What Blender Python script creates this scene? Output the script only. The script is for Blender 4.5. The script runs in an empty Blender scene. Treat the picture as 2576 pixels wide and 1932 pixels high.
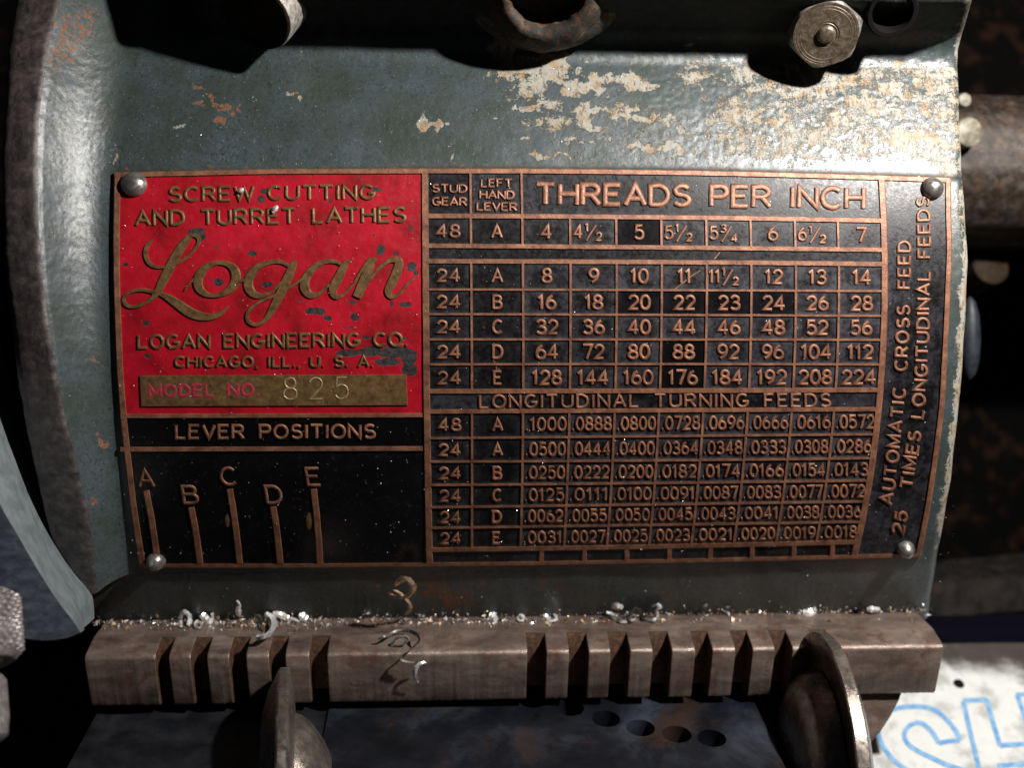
import bpy, bmesh, math, random
import numpy as np
from mathutils import Vector

random.seed(7)
RNG = np.random.default_rng(11)
S = 0.001                      # everything below is written in millimetres

# ------------------------------------------------------------------ camera
F = 2762.0                     # focal length in photograph pixels (2576 wide)
YAW = math.radians(3.1)
DIST = 237.0
CAM = np.array([-DIST * math.sin(YAW), -DIST * math.cos(YAW), 0.0])
RIGHT = np.array([math.cos(YAW), -math.sin(YAW), 0.0])
FWD = np.array([math.sin(YAW), math.cos(YAW), 0.0])
UP = np.array([0.0, 0.0, 1.0])

scene = bpy.context.scene
cam_data = bpy.data.cameras.new("camera")
cam = bpy.data.objects.new("camera", cam_data)
scene.collection.objects.link(cam)
cam.location = Vector(CAM * S)
cam.rotation_euler = (math.radians(90), 0, -YAW)
cam_data.sensor_width = 36.0
cam_data.lens = F / 2576.0 * 36.0
cam_data.clip_start = 0.005
cam_data.clip_end = 20.0
cam_data.dof.use_dof = True
cam_data.dof.focus_distance = 0.240
cam_data.dof.aperture_fstop = 10.0
scene.camera = cam

# ------------------------------------------------------------------ light
world = bpy.data.worlds.new("World")
scene.world = world
world.use_nodes = True
bg = world.node_tree.nodes["Background"]
bg.inputs[0].default_value = (0.55, 0.62, 0.8, 1)
bg.inputs[1].default_value = 0.010

def lamp(name, loc, power, radius, col):
    d = bpy.data.lights.new(name, 'POINT')
    d.energy = power
    d.shadow_soft_size = radius * S
    d.color = col
    o = bpy.data.objects.new(name, d)
    scene.collection.objects.link(o)
    o.location = Vector(loc) * S
    return o
LAMP = lamp("work_lamp", (170, -178, 158), 7.6, 7, (1.0, 0.95, 0.90))
scene.view_settings.view_transform = 'Standard'
scene.view_settings.look = 'None'
scene.view_settings.exposure = 0.0
scene.view_settings.gamma = 1.0

# ------------------------------------------------------------------ geometry helpers
R0, Z0 = 125.0, 28.0           # the gearbox front is a barrel: radius, height of its foremost line

def ray(px, py):
    px = np.asarray(px, float); py = np.asarray(py, float)
    a = (px - 1288.0) / F; b = (966.0 - py) / F
    return a[..., None] * RIGHT + b[..., None] * UP + FWD

def W(px, py, h=0.0):
    """point on the barrel (plus h along its normal) seen where the photograph shows px,py"""
    px, py, h = np.broadcast_arrays(np.asarray(px, float), np.asarray(py, float), np.asarray(h, float))
    d = ray(px, py)
    dy, dz = d[..., 1], d[..., 2]
    oy, oz = CAM[1] - R0, CAM[2] - Z0
    A = dy * dy + dz * dz
    B = dy * oy + dz * oz
    Cc = oy * oy + oz * oz - (R0 + h) ** 2
    t = (-B - np.sqrt(np.maximum(B * B - A * Cc, 0))) / A
    return CAM + d * t[..., None]

def at(px, py, Y):
    d = ray(px, py)
    t = (Y - CAM[1]) / d[..., 1]
    return CAM + d * np.asarray(t)[..., None]

def barrel_y(z):
    return R0 - math.sqrt(max(R0 * R0 - (z - Z0) ** 2, 1))

def px_to_x(px, y, z):
    """world x of the point at depth y, height z that shows at column px"""
    # (RIGHT.(P-C)) / (FWD.(P-C)) = k
    k = (px - 1288.0) / F
    cy = y - CAM[1]
    c, s = math.cos(YAW), math.sin(YAW)
    # c*X - s*cy = k*(s*X + c*cy)
    X = cy * (s + k * c) / (c - k * s)
    return X + CAM[0]

def project(P):
    P = np.asarray(P, float) - CAM
    d = P @ FWD
    return 1288 + F * (P @ RIGHT) / d, 966 - F * P[..., 2] / d

class Acc:
    def __init__(self):
        self.v = []; self.f = []; self.n = 0
    def add(self, verts, faces):
        verts = np.asarray(verts, float).reshape(-1, 3)
        self.v.append(verts)
        n = self.n
        self.f.extend([tuple(i + n for i in f) for f in faces])
        self.n += len(verts)
    def grid(self, P, closed_u=False, closed_v=False):
        """P (rows, cols, 3)"""
        r, c = P.shape[:2]
        faces = []
        for i in range(r - (0 if closed_v else 1)):
            i2 = (i + 1) % r
            for j in range(c - (0 if closed_u else 1)):
                j2 = (j + 1) % c
                faces.append((i * c + j, i * c + j2, i2 * c + j2, i2 * c + j))
        self.add(P.reshape(-1, 3), faces)
    def verts(self):
        return np.concatenate(self.v) if self.v else np.zeros((0, 3))

def mesh_obj(name, acc, mat, parent=None, smooth=40, attrs=None, origin=None, recalc=True):
    V = acc.verts()
    org = np.zeros(3)
    if parent is not None and '_org' in parent:
        org = np.array(parent['_org'][:])
    if origin is not None:
        org = np.asarray(origin, float)
    me = bpy.data.meshes.new(name)
    me.from_pydata(((V - org) * S).tolist(), [], acc.f)
    if recalc:
        bm = bmesh.new(); bm.from_mesh(me)
        bmesh.ops.recalc_face_normals(bm, faces=bm.faces)
        bm.to_mesh(me); bm.free()
    if attrs:
        for k, val in attrs.items():
            a = me.attributes.new(k, 'FLOAT', 'POINT')
            a.data.foreach_set('value', np.asarray(val, np.float32).ravel())
    if smooth:
        me.polygons.foreach_set('use_smooth', [True] * len(me.polygons))
        me.set_sharp_from_angle(angle=math.radians(smooth))
    me.materials.append(mat)
    o = bpy.data.objects.new(name, me)
    scene.collection.objects.link(o)
    if parent is not None:
        o.parent = parent
        if '_org' in parent and origin is None:
            ORG[o.name] = org
            o['_org'] = org.tolist()
    if parent is None or origin is not None:
        o.location = Vector(org * S)
    return o
ORG = {}

def thing(name, label, cat, loc=(0, 0, 0), group=None):
    o = bpy.data.objects.new(name, None)
    o.empty_display_size = 0.005
    scene.collection.objects.link(o)
    o.location = Vector(loc) * S
    o['_org'] = [float(v) for v in loc]
    o['label'] = label; o['category'] = cat
    if group: o['group'] = group
    return o

def tag(o, label, cat, group=None):
    o['label'] = label; o['category'] = cat
    if group: o['group'] = group
    return o

def frame_of(axis):
    a = np.asarray(axis, float); a = a / np.linalg.norm(a)
    t = np.array([0, 0, 1.0]) if abs(a[2]) < 0.9 else np.array([1.0, 0, 0])
    u = np.cross(t, a); u /= np.linalg.norm(u)
    v = np.cross(a, u)
    return a, u, v

def lathe(acc, c, axis, prof, n=48, phase=0.0, rfun=None):
    a, u, v = frame_of(axis)
    th = np.linspace(0, 2 * math.pi, n, endpoint=False) + phase
    P = np.zeros((len(prof), n, 3))
    for i, (s, r) in enumerate(prof):
        rr = r if rfun is None else r * rfun(th, i)
        P[i] = np.asarray(c) + a * s + np.outer(np.cos(th) * rr, u) + np.outer(np.sin(th) * rr, v)
    acc.grid(P, closed_u=True)
    # caps
    if prof[0][1] > 1e-6:
        acc.add(P[0], [tuple(range(n))])
    if prof[-1][1] > 1e-6:
        acc.add(P[-1], [tuple(range(n))])

def tube(acc, pts, ra, rb=None, n=6, twist=None):
    pts = np.asarray(pts, float)
    m = len(pts)
    ra = np.broadcast_to(np.asarray(ra, float), (m,))
    rb = ra if rb is None else np.broadcast_to(np.asarray(rb, float), (m,))
    T = np.gradient(pts, axis=0)
    T /= np.linalg.norm(T, axis=1)[:, None] + 1e-9
    nrm = np.array([0.1, -1.0, 0.05])
    P = np.zeros((m, n, 3))
    th = np.linspace(0, 2 * math.pi, n, endpoint=False)
    for i in range(m):
        t = T[i]
        u = nrm - t * (nrm @ t)
        if np.linalg.norm(u) < 1e-3: u = np.array([1.0, 0, 0])
        u /= np.linalg.norm(u); nrm = u
        w = np.cross(t, u)
        if twist is not None:
            c, s_ = math.cos(twist[i]), math.sin(twist[i])
            u, w = u * c + w * s_, w * c - u * s_
        P[i] = pts[i] + np.outer(np.cos(th) * ra[i], u) + np.outer(np.sin(th) * rb[i], w)
    acc.grid(P, closed_u=True)
    acc.add(P[0], [tuple(range(n))]); acc.add(P[-1], [tuple(range(n))])

def catmull(pts, per=8):
    pts = np.asarray(pts, float)
    P = np.vstack([2 * pts[0] - pts[1], pts, 2 * pts[-1] - pts[-2]])
    out = []
    for i in range(1, len(P) - 2):
        for t in np.linspace(0, 1, per, endpoint=False):
            a, b, c, d = P[i - 1], P[i], P[i + 1], P[i + 2]
            out.append(0.5 * ((2 * b) + (-a + c) * t + (2 * a - 5 * b + 4 * c - d) * t * t + (-a + 3 * b - 3 * c + d) * t ** 3))
    out.append(pts[-1])
    return np.array(out)

def box(acc, x0, x1, y0, y1, z0, z1):
    v = [(x, y, z) for x in (x0, x1) for y in (y0, y1) for z in (z0, z1)]
    acc.add(v, [(0, 1, 3, 2), (4, 6, 7, 5), (0, 4, 5, 1), (2, 3, 7, 6), (0, 2, 6, 4), (1, 5, 7, 3)])

def vnoise(X, Y, scale, seed=0, octaves=4, rough=0.55):
    rg = np.random.default_rng(seed)
    G = rg.random((256, 256))
    out = np.zeros_like(X, float); amp = 1.0; tot = 0
    for o in range(octaves):
        x = X * scale * 2 ** o + 17.3 * o; y = Y * scale * 2 ** o + 9.1 * o
        xi = np.floor(x).astype(int); yi = np.floor(y).astype(int)
        fx = x - xi; fy = y - yi
        fx = fx * fx * (3 - 2 * fx); fy = fy * fy * (3 - 2 * fy)
        g = lambda a, b: G[(a) % 256, (b) % 256]
        out += amp * ((g(xi, yi) * (1 - fx) + g(xi + 1, yi) * fx) * (1 - fy) + (g(xi, yi + 1) * (1 - fx) + g(xi + 1, yi + 1) * fx) * fy)
        tot += amp; amp *= rough
    return out / tot

# ------------------------------------------------------------------ materials
class M:
    """small node-tree builder; texture coordinates are object space in mm"""
    def __init__(self, name):
        self.m = bpy.data.materials.new(name)
        self.m.use_nodes = True
        self.nt = self.m.node_tree
        self.b = self.nt.nodes["Principled BSDF"]
        self.tc = self.nt.nodes.new('ShaderNodeTexCoord')
        mp = self.nt.nodes.new('ShaderNodeMapping'); mp.inputs['Scale'].default_value = (1000, 1000, 1000)
        self.nt.links.new(self.tc.outputs['Object'], mp.inputs['Vector'])
        self.co = mp.outputs[0]
    def link(self, a, b): self.nt.links.new(a, b)
    def stretched(self, s, rot=(0, 0, 0)):
        mp = self.nt.nodes.new('ShaderNodeMapping'); mp.inputs['Scale'].default_value = s
        mp.inputs['Rotation'].default_value = rot
        self.link(self.co, mp.inputs['Vector']); return mp.outputs[0]
    def noise(self, scale, detail=5, rough=0.6, dist=0.0, co=None):
        n = self.nt.nodes.new('ShaderNodeTexNoise')
        n.inputs['Scale'].default_value = scale; n.inputs['Detail'].default_value = detail
        n.inputs['Roughness'].default_value = rough; n.inputs['Distortion'].default_value = dist
        self.link(co if co is not None else self.co, n.inputs['Vector']); return n.outputs['Fac']
    def voro(self, scale, co=None):
        n = self.nt.nodes.new('ShaderNodeTexVoronoi'); n.inputs['Scale'].default_value = scale
        self.link(co if co is not None else self.co, n.inputs['Vector']); return n.outputs['Distance']
    def attr(self, name, typ='GEOMETRY'):
        n = self.nt.nodes.new('ShaderNodeAttribute'); n.attribute_name = name; n.attribute_type = typ
        return n.outputs['Fac']
    def math(self, op, a, b=None, c=None, clamp=False):
        n = self.nt.nodes.new('ShaderNodeMath'); n.operation = op; n.use_clamp = clamp
        for i, x in enumerate((a, b, c)):
            if x is None: continue
            if isinstance(x, (int, float)): n.inputs[i].default_value = x
            else: self.link(x, n.inputs[i])
        return n.outputs[0]
    def step(self, x, lo, hi, a=0.0, b=1.0):
        n = self.nt.nodes.new('ShaderNodeMapRange'); n.interpolation_type = 'SMOOTHSTEP'
        for i, v in enumerate((lo, hi, a, b)): n.inputs[i + 1].default_value = v
        self.link(x, n.inputs[0]); return n.outputs[0]
    def mix(self, f, a, b):
        n = self.nt.nodes.new('ShaderNodeMix'); n.data_type = 'RGBA'
        for s, x in ((n.inputs[6], a), (n.inputs[7], b)):
            if isinstance(x, tuple): s.default_value = (*x, 1) if len(x) == 3 else x
            else: self.link(x, s)
        if isinstance(f, (int, float)): n.inputs[0].default_value = f
        else: self.link(f, n.inputs[0])
        return n.outputs[2]
    def mixf(self, f, a, b):
        n = self.nt.nodes.new('ShaderNodeMix'); n.data_type = 'FLOAT'
        for s, x in ((n.inputs[2], a), (n.inputs[3], b), (n.inputs[0], f)):
            if isinstance(x, (int, float)): s.default_value = x
            else: self.link(x, s)
        return n.outputs[0]
    def ramp(self, f, stops):
        n = self.nt.nodes.new('ShaderNodeValToRGB')
        e = n.color_ramp.elements
        e[0].position = stops[0][0]; e[0].color = (*stops[0][1], 1)
        e[1].position = stops[-1][0]; e[1].color = (*stops[-1][1], 1)
        for p, c in stops[1:-1]:
            x = e.new(p); x.color = (*c, 1)
        self.link(f, n.inputs[0]); return n.outputs[0]
    def set(self, key, v):
        s = self.b.inputs[key]
        if isinstance(v, (int, float)): s.default_value = v
        elif isinstance(v, tuple): s.default_value = (*v, 1)
        else: self.link(v, s)
    def bump(self, h, strength, dist_mm):
        n = self.nt.nodes.new('ShaderNodeBump'); n.inputs['Strength'].default_value = strength
        n.inputs['Distance'].default_value = dist_mm * S
        self.link(h, n.inputs['Height'])
        if self.b.inputs['Normal'].is_linked:
            self.link(self.b.inputs['Normal'].links[0].from_socket, n.inputs['Normal'])
        self.link(n.outputs[0], self.b.inputs['Normal'])

def mat_paint():
    m = M("worn_paint")
    wear = m.attr('wear'); rust = m.attr('rust')
    nb = m.noise(0.085, 7, 0.68)
    nf = m.noise(1.3, 6, 0.7)
    base = m.ramp(nb, [(0.3, (0.026, 0.034, 0.024)), (0.45, (0.036, 0.050, 0.047)), (0.6, (0.047, 0.065, 0.075)), (0.75, (0.060, 0.077, 0.082))])
    base = m.mix(m.step(nf, 0.46, 0.70), base, (0.017, 0.024, 0.020))
    base = m.mix(m.step(m.noise(1.4, 4, 0.8), 0.64, 0.72, 0, 0.5), base, (0.13, 0.15, 0.15))
    st = m.stretched((0.45, 1.0, 1.15), (0, 0.10, 0))
    sv = m.stretched((1.25, 1.0, 0.45), (0, -0.25, 0))
    n1 = m.mixf(0.45, m.noise(0.36, 10, 0.70, 0.3, co=st), m.noise(0.55, 9, 0.70, 0.2, co=sv))
    n1b = m.noise(2.6, 6, 0.75)
    q = m.math('ADD', wear, m.math('MULTIPLY', m.math('SUBTRACT', m.mixf(0.22, n1, n1b), 0.5), 3.4))
    mask = m.step(q, 0.50, 0.56)
    fleck = m.step(m.noise(0.9, 3, 0.5), 0.74, 0.76)
    mask = m.math('MAXIMUM', mask, m.math('MULTIPLY', fleck, 0.8))
    nc = m.noise(0.35, 6, 0.65)
    cream = m.ramp(nc, [(0.25, (0.20, 0.085, 0.03)), (0.40, (0.26, 0.19, 0.11)), (0.52, (0.285, 0.275, 0.235)), (0.75, (0.20, 0.215, 0.205))])
    cream = m.mix(m.step(m.noise(1.1, 7, 0.8, co=sv), 0.50, 0.62), cream, (0.085, 0.062, 0.040))
    col = m.mix(mask, base, cream)
    rm = m.step(m.math('ADD', rust, m.math('MULTIPLY', m.math('SUBTRACT', m.noise(0.7, 8, 0.7), 0.5), 2.4)), 0.5, 0.62)
    col = m.mix(m.math('MULTIPLY', rm, 0.85), col, m.ramp(m.noise(2.0, 4, 0.6), [(0.35, (0.10, 0.035, 0.014)), (0.7, (0.24, 0.10, 0.045))]))
    m.bump(m.noise(0.55, 5, 0.7), 0.18, 0.20)
    grime_shade = m.math('MULTIPLY', m.attr('grime_shade'), 1.0, clamp=True)  # dirt along the plate seam; elsewhere shade mixed into the paint colour
    col = m.mix(m.math('MULTIPLY', grime_shade, m.step(m.noise(0.4, 5, 0.6), 0.3, 0.6, 0.5, 1.0)), col, (0.017, 0.020, 0.016))
    m.set('Base Color', col)
    rgh = m.mixf(mask, m.step(nf, 0.3, 0.8, 0.30, 0.46), 0.58)
    m.set('Roughness', m.mixf(grime_shade, m.mixf(rm, rgh, 0.75), 0.8))
    m.set('Specular IOR Level', m.mixf(m.math('MAXIMUM', m.math('MULTIPLY', mask, 0.5), grime_shade), 0.55, 0.10)); m.set('Coat Weight', m.mixf(m.math('MAXIMUM', m.math('MULTIPLY', mask, 0.7), grime_shade), 0.30, 0.0)); m.set('Coat Roughness', 0.40)
    m.bump(m.math('MULTIPLY', mask, -1.0), 0.9, 0.12)
    m.bump(m.noise(0.9, 7, 0.78), 0.55, 0.17)
    m.bump(m.step(m.noise(1.5, 3, 0.6), 0.62, 0.72), 0.8, 0.07)
    return m.m

def mat_metal(name, dark, mid, light, scale=0.5, rough=0.45, metallic=0.35, rust=None, bump=0.12, streak=None, pit=0.3, dk=0.6):
    m = M(name)
    co = m.stretched(streak) if streak else None
    a = m.noise(scale, 7, 0.65, 0.4, co=co)
    col = m.ramp(a, [(0.3, dark), (0.5, mid), (0.72, light)])
    if rust is not None:
        rm = m.step(m.noise(scale * 0.8, 7, 0.7, 0.3), 0.52, 0.66)
        col = m.mix(rm, col, rust)
    col = m.mix(m.step(m.noise(scale * 5, 4, 0.7), 0.58, 0.75, 0, dk), col, dark)
    m.set('Base Color', col); m.set('Metallic', metallic)
    m.set('Roughness', m.step(m.noise(scale * 2, 5, 0.6), 0.3, 0.7, rough - 0.1, rough + 0.14))
    m.bump(m.noise(scale * 3, 5, 0.7), 0.5, bump)
    m.bump(m.noise(1.3, 6, 0.8), pit, 0.16)
    return m.m

def mat_enamel_red():
    m = M("red_enamel")
    chip = m.attr('wear')
    q = m.math('ADD', chip, m.math('MULTIPLY', m.math('SUBTRACT', m.noise(0.8, 8, 0.75), 0.5), 2.2))
    mask = m.step(q, 0.50, 0.55)
    n = m.noise(0.13, 5, 0.6)
    red = m.ramp(n, [(0.3, (0.17, 0.002, 0.005)), (0.48, (0.33, 0.003, 0.012)), (0.7, (0.44, 0.005, 0.019))])
    red = m.mix(m.step(m.noise(1.6, 6, 0.7), 0.50, 0.75, 0, 0.6), red, (0.13, 0.003, 0.005)); m.set('Coat Weight', m.mixf(mask, 0.35, 0.0)); m.set('Coat Roughness', 0.28)
    pit = m.mix(m.step(m.noise(0.9, 6, 0.75), 0.35, 0.65), (0.004, 0.004, 0.005), (0.045, 0.041, 0.042))
    m.set('Base Color', m.mix(mask, red, pit))
    m.set('Roughness', m.mixf(mask, m.step(m.noise(0.8, 4, 0.6), 0.3, 0.7, 0.34, 0.46), 0.55))
    m.bump(m.math('MULTIPLY', mask, -1.0), 0.8, 0.12)
    m.bump(m.noise(0.35, 3, 0.6), 0.5, 0.20)
    m.bump(m.noise(1.1, 6, 0.75), 0.6, 0.10)
    return m.m

def mat_enamel_black():
    m = M("black_enamel")
    haze_glare = m.attr('haze_glare', 'OBJECT')
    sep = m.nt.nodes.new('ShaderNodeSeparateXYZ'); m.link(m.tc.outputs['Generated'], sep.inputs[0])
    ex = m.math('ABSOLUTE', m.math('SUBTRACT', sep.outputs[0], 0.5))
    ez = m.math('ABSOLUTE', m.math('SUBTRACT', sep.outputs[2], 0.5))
    e = m.math('ADD', m.step(m.math('MAXIMUM', ex, ez), 0.24, 0.46, 0.0, 0.75), m.step(m.noise(0.30, 4, 0.6), 0.42, 0.60, 0.0, 0.7))  # edge halos: highlights of the domed enamel painted in, over a patchy film
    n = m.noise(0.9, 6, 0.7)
    f = m.math('MULTIPLY', m.math('MULTIPLY', haze_glare, e), m.step(n, 0.28, 0.62, 0.25, 1.0), clamp=True)
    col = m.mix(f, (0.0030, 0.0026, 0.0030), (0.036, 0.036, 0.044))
    br = m.step(m.noise(0.6, 7, 0.7), 0.60, 0.74, 0, 0.45)
    col = m.mix(m.math('MULTIPLY', br, m.attr('brown', 'OBJECT')), col, (0.11, 0.050, 0.024))
    m.set('Base Color', col)
    m.set('Roughness', m.mixf(m.step(haze_glare, 0.02, 0.3), 0.10, m.step(n, 0.3, 0.7, 0.26, 0.50)))
    m.set('Specular IOR Level', 0.30); m.set('Coat Weight', 0.09); m.set('Coat Roughness', 0.34)
    m.bump(m.noise(1.6, 5, 0.65), 0.55, 0.08)
    m.bump(m.noise(6.5, 2, 0.6), 0.45, 0.03)
    return m.m

def mat_copper(name="copper", warm=1.0):
    m = M(name)
    a = m.noise(0.35, 6, 0.6)
    col = m.ramp(a, [(0.3, (0.115 * warm, 0.050, 0.032)), (0.5, (0.225 * warm, 0.097, 0.055)), (0.72, (0.34 * warm, 0.160, 0.088))])
    col = m.mix(m.step(m.noise(0.9, 7, 0.8), 0.50, 0.68, 0, 0.8), col, (0.055, 0.028, 0.020))
    m.set('Base Color', col); m.set('Metallic', 0.30)
    m.set('Roughness', m.step(m.noise(1.1, 5, 0.6), 0.3, 0.7, 0.34, 0.55))
    m.bump(m.noise(1.2, 6, 0.8), 0.8, 0.12)
    return m.m

def mat_flat(name, col, rough=0.5, metallic=0.0, col2=None, scale=0.5, spec=None, lim=(0.35, 0.65)):
    m = M(name)
    if max(col) < 0.035: m.set('Specular IOR Level', 0.06)
    if spec is not None: m.set('Specular IOR Level', spec)
    if col2 is not None:
        m.set('Base Color', m.mix(m.step(m.noise(scale, 6, 0.65), *lim), col, col2))
    else: m.set('Base Color', col)
    m.set('Roughness', rough); m.set('Metallic', metallic)
    m.bump(m.noise(scale * 4, 4, 0.65), 0.4, 0.08)
    return m.m

def mat_paper():
    m = M("newsprint")
    st = m.attr('top_dark')
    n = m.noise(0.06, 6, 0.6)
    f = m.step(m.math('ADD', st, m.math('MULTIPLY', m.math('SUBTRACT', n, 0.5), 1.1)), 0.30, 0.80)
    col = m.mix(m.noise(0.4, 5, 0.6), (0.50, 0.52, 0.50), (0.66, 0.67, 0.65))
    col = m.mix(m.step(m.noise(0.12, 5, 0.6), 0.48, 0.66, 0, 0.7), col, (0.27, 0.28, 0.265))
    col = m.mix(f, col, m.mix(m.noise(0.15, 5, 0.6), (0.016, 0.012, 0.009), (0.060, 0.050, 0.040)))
    m.set('Base Color', col); m.set('Roughness', 0.85)
    m.bump(m.noise(0.08, 4, 0.6), 0.3, 1.0)
    return m.m

MAT = dict(
    paint=mat_paint(),
    rim=mat_metal("bare_rim_iron", (0.030, 0.025, 0.027), (0.085, 0.070, 0.068), (0.17, 0.145, 0.135), 0.40, 0.40, 0.3, None, 0.16, None, 0.7),
    bar=mat_metal("oiled_bar_steel", (0.075, 0.058, 0.048), (0.175, 0.130, 0.108), (0.30, 0.235, 0.195), 0.17, 0.32, 0.40, (0.135, 0.074, 0.056), 0.16, (0.5, 1, 1.4), 0.8, 0.55),
    slot=mat_metal("rusty_slot_steel", (0.020, 0.012, 0.008), (0.060, 0.030, 0.017), (0.17, 0.070, 0.028), 0.9, 0.6, 0.1, None, 0.10),
    copper=mat_copper(),
    letter=mat_copper("letter_copper", 1.0),
    script=mat_metal("script_brass", (0.070, 0.038, 0.016), (0.150, 0.085, 0.034), (0.22, 0.13, 0.052), 0.6, 0.42, 0.35, None, 0.05),
    red=mat_enamel_red(),
    black=mat_enamel_black(),
    pink=mat_flat("faded_red_letter", (0.40, 0.02, 0.05), 0.5, 0, (0.20, 0.02, 0.03), 1.5),
    engrave=mat_flat("bright_cut_brass", (0.45, 0.36, 0.22), 0.35, 0.4, (0.25, 0.17, 0.09), 2.0),
    rivet=mat_metal("rivet_steel", (0.16, 0.14, 0.13), (0.27, 0.25, 0.235), (0.40, 0.385, 0.36), 0.6, 0.30, 0.75, None, 0.03, None, 0.15),
    hexside=mat_metal("hex_steel", (0.09, 0.08, 0.07), (0.20, 0.185, 0.165), (0.34, 0.32, 0.29), 0.5, 0.42, 0.5, None, 0.05),
    hexface=mat_metal("browned_bolt_face", (0.05, 0.038, 0.026), (0.12, 0.092, 0.064), (0.20, 0.165, 0.125), 0.8, 0.4, 0.4, None, 0.06),
    boltend=mat_flat("blackened_bolt_end", (0.012, 0.009, 0.007), 0.6, 0.2, (0.03, 0.02, 0.013), 0.6),
    boltside=mat_metal("rough_bolt_side", (0.10, 0.085, 0.07), (0.30, 0.28, 0.25), (0.50, 0.48, 0.44), 0.8, 0.45, 0.4, None, 0.2),
    hole=mat_flat("bore_dark", (0.006, 0.005, 0.005), 0.7),
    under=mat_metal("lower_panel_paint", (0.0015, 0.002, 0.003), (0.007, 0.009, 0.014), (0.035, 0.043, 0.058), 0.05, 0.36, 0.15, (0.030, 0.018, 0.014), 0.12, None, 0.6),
    knob=mat_metal("lever_steel", (0.11, 0.092, 0.080), (0.22, 0.19, 0.165), (0.34, 0.315, 0.285), 0.30, 0.26, 0.75, (0.17, 0.13, 0.10), 0.09, (1, 1, 0.35), 0.5, 0.3),
    blackrust=mat_flat("black_rusty_iron", (0.0008, 0.0007, 0.0007), 0.85, 0, (0.014, 0.006, 0.003), 0.16, 0.06, (0.50, 0.66)),
    shaft=mat_metal("dirty_shaft_iron", (0.006, 0.004, 0.003), (0.030, 0.020, 0.015), (0.085, 0.070, 0.058), 0.35, 0.45, 0.2, (0.07, 0.038, 0.02), 0.25, None, 0.9),
    cream=mat_flat("cream_paint", (0.26, 0.24, 0.18), 0.5, 0, (0.10, 0.09, 0.06), 0.5),
    greyband=mat_flat("pale_grey_enamel", (0.185, 0.215, 0.225), 0.42, 0, (0.12, 0.145, 0.155), 0.25),
    bluedark=mat_metal("dull_blue_enamel", (0.014, 0.018, 0.030), (0.040, 0.050, 0.074), (0.085, 0.10, 0.13), 0.25, 0.4, 0.1, None, 0.1, (1, 1, 2.5)),
    knurl=mat_metal("knurled_steel", (0.12, 0.10, 0.10), (0.26, 0.235, 0.23), (0.42, 0.40, 0.39), 0.5, 0.35, 0.5, None, 0.04),
    chip=mat_flat("bright_swarf", (0.90, 0.90, 0.92), 0.22, 0.45, (0.60, 0.59, 0.58), 1.2),
    warmchip=mat_flat("straw_swarf", (0.80, 0.62, 0.42), 0.35, 0.3, (0.42, 0.22, 0.12), 0.9),
    darkchip=mat_flat("blue_black_swarf", (0.06, 0.06, 0.065), 0.4, 0.4, (0.25, 0.22, 0.20), 1.2),
    paper=mat_paper(),
    ink=mat_flat("pale_blue_ink", (0.10, 0.26, 0.50), 0.8, 0, (0.22, 0.40, 0.60), 0.5),
    beam=mat_metal("dusty_beam_iron", (0.001, 0.001, 0.001), (0.006, 0.004, 0.003), (0.022, 0.015, 0.012), 0.15, 0.6, 0.05, None, 0.2),
    navy=mat_flat("navy_black_iron", (0.002, 0.002, 0.006), 0.7),
    shadeside=mat_metal('shaded_blue_side', (0.020, 0.024, 0.034), (0.045, 0.054, 0.072), (0.085, 0.10, 0.12), 0.3, 0.5, 0.05, None, 0.1, (1, 1, 2.0)),
    lug=mat_flat('dark_blue_lug', (0.020, 0.026, 0.034), 0.5, 0, (0.008, 0.010, 0.014), 0.3, 0.3),
    darkweb=mat_metal('dark_blue_casting', (0.002, 0.002, 0.003), (0.006, 0.007, 0.010), (0.018, 0.018, 0.022), 0.08, 0.5, 0.05, None, 0.12),
    dimbolt=mat_flat('dim_brown_bolt', (0.030, 0.020, 0.012), 0.6, 0, (0.015, 0.010, 0.007), 0.5),
    bench=mat_flat("oily_bench", (0.010, 0.008, 0.007), 0.6, 0, (0.025, 0.018, 0.013), 0.1),
)

# ------------------------------------------------------------------ gearbox casting
edge_tab = np.array([(-200, 2470), (0, 2446), (60, 2428), (110, 2417), (233, 2420), (408, 2428), (582, 2440), (652, 2443), (815, 2436),
                     (990, 2425), (1223, 2399), (1421, 2364), (1526, 2347), (1620, 2335)], float)
fillet_tab = np.array([(-200, 430), (0, 380), (200, 335), (430, 300), (520, 281), (700, 277), (800, 279), (930, 284), (1060, 294), (1141, 303), (1271, 320), (1397, 338), (1450, 345)], float)
ridge_tab = np.array([(-200, 215), (0, 155), (130, 120), (300, 97), (400, 92), (560, 95), (700, 105), (850, 125), (990, 150), (1100, 175), (1200, 200), (1290, 222), (1440, 240)], float)
outer_tab = np.array([(-200, 60), (0, 45), (130, 22), (250, 12), (400, 4), (645, 6), (800, 25), (1000, 50), (1150, 80), (1290, 112), (1400, 143), (1440, 150)], float)
def tab(t, y): return np.interp(y, t[:, 0], t[:, 1])

# section of the front: barrel, then a concave turn into the overhang above it
sec = []      # (y, z, ny, nz, py)
z_top = 71.0
for z in np.linspace(-60.0, z_top, 330):
    y = barrel_y(z)
    ny, nz = (y - R0) / R0, (z - Z0) / R0
    sec.append((y, z, ny, nz))
y, z = sec[-1][0], sec[-1][1]
ang = math.atan2(-sec[-1][2], -sec[-1][3] * -1)   # direction of travel angle
d0 = math.atan2(-sec[-1][2], sec[-1][3])          # travel direction as angle from +y: dir=(cos,sin)
d0 = math.atan2(-sec[-1][2] * 1.0, sec[-1][3] * 1.0)
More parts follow.
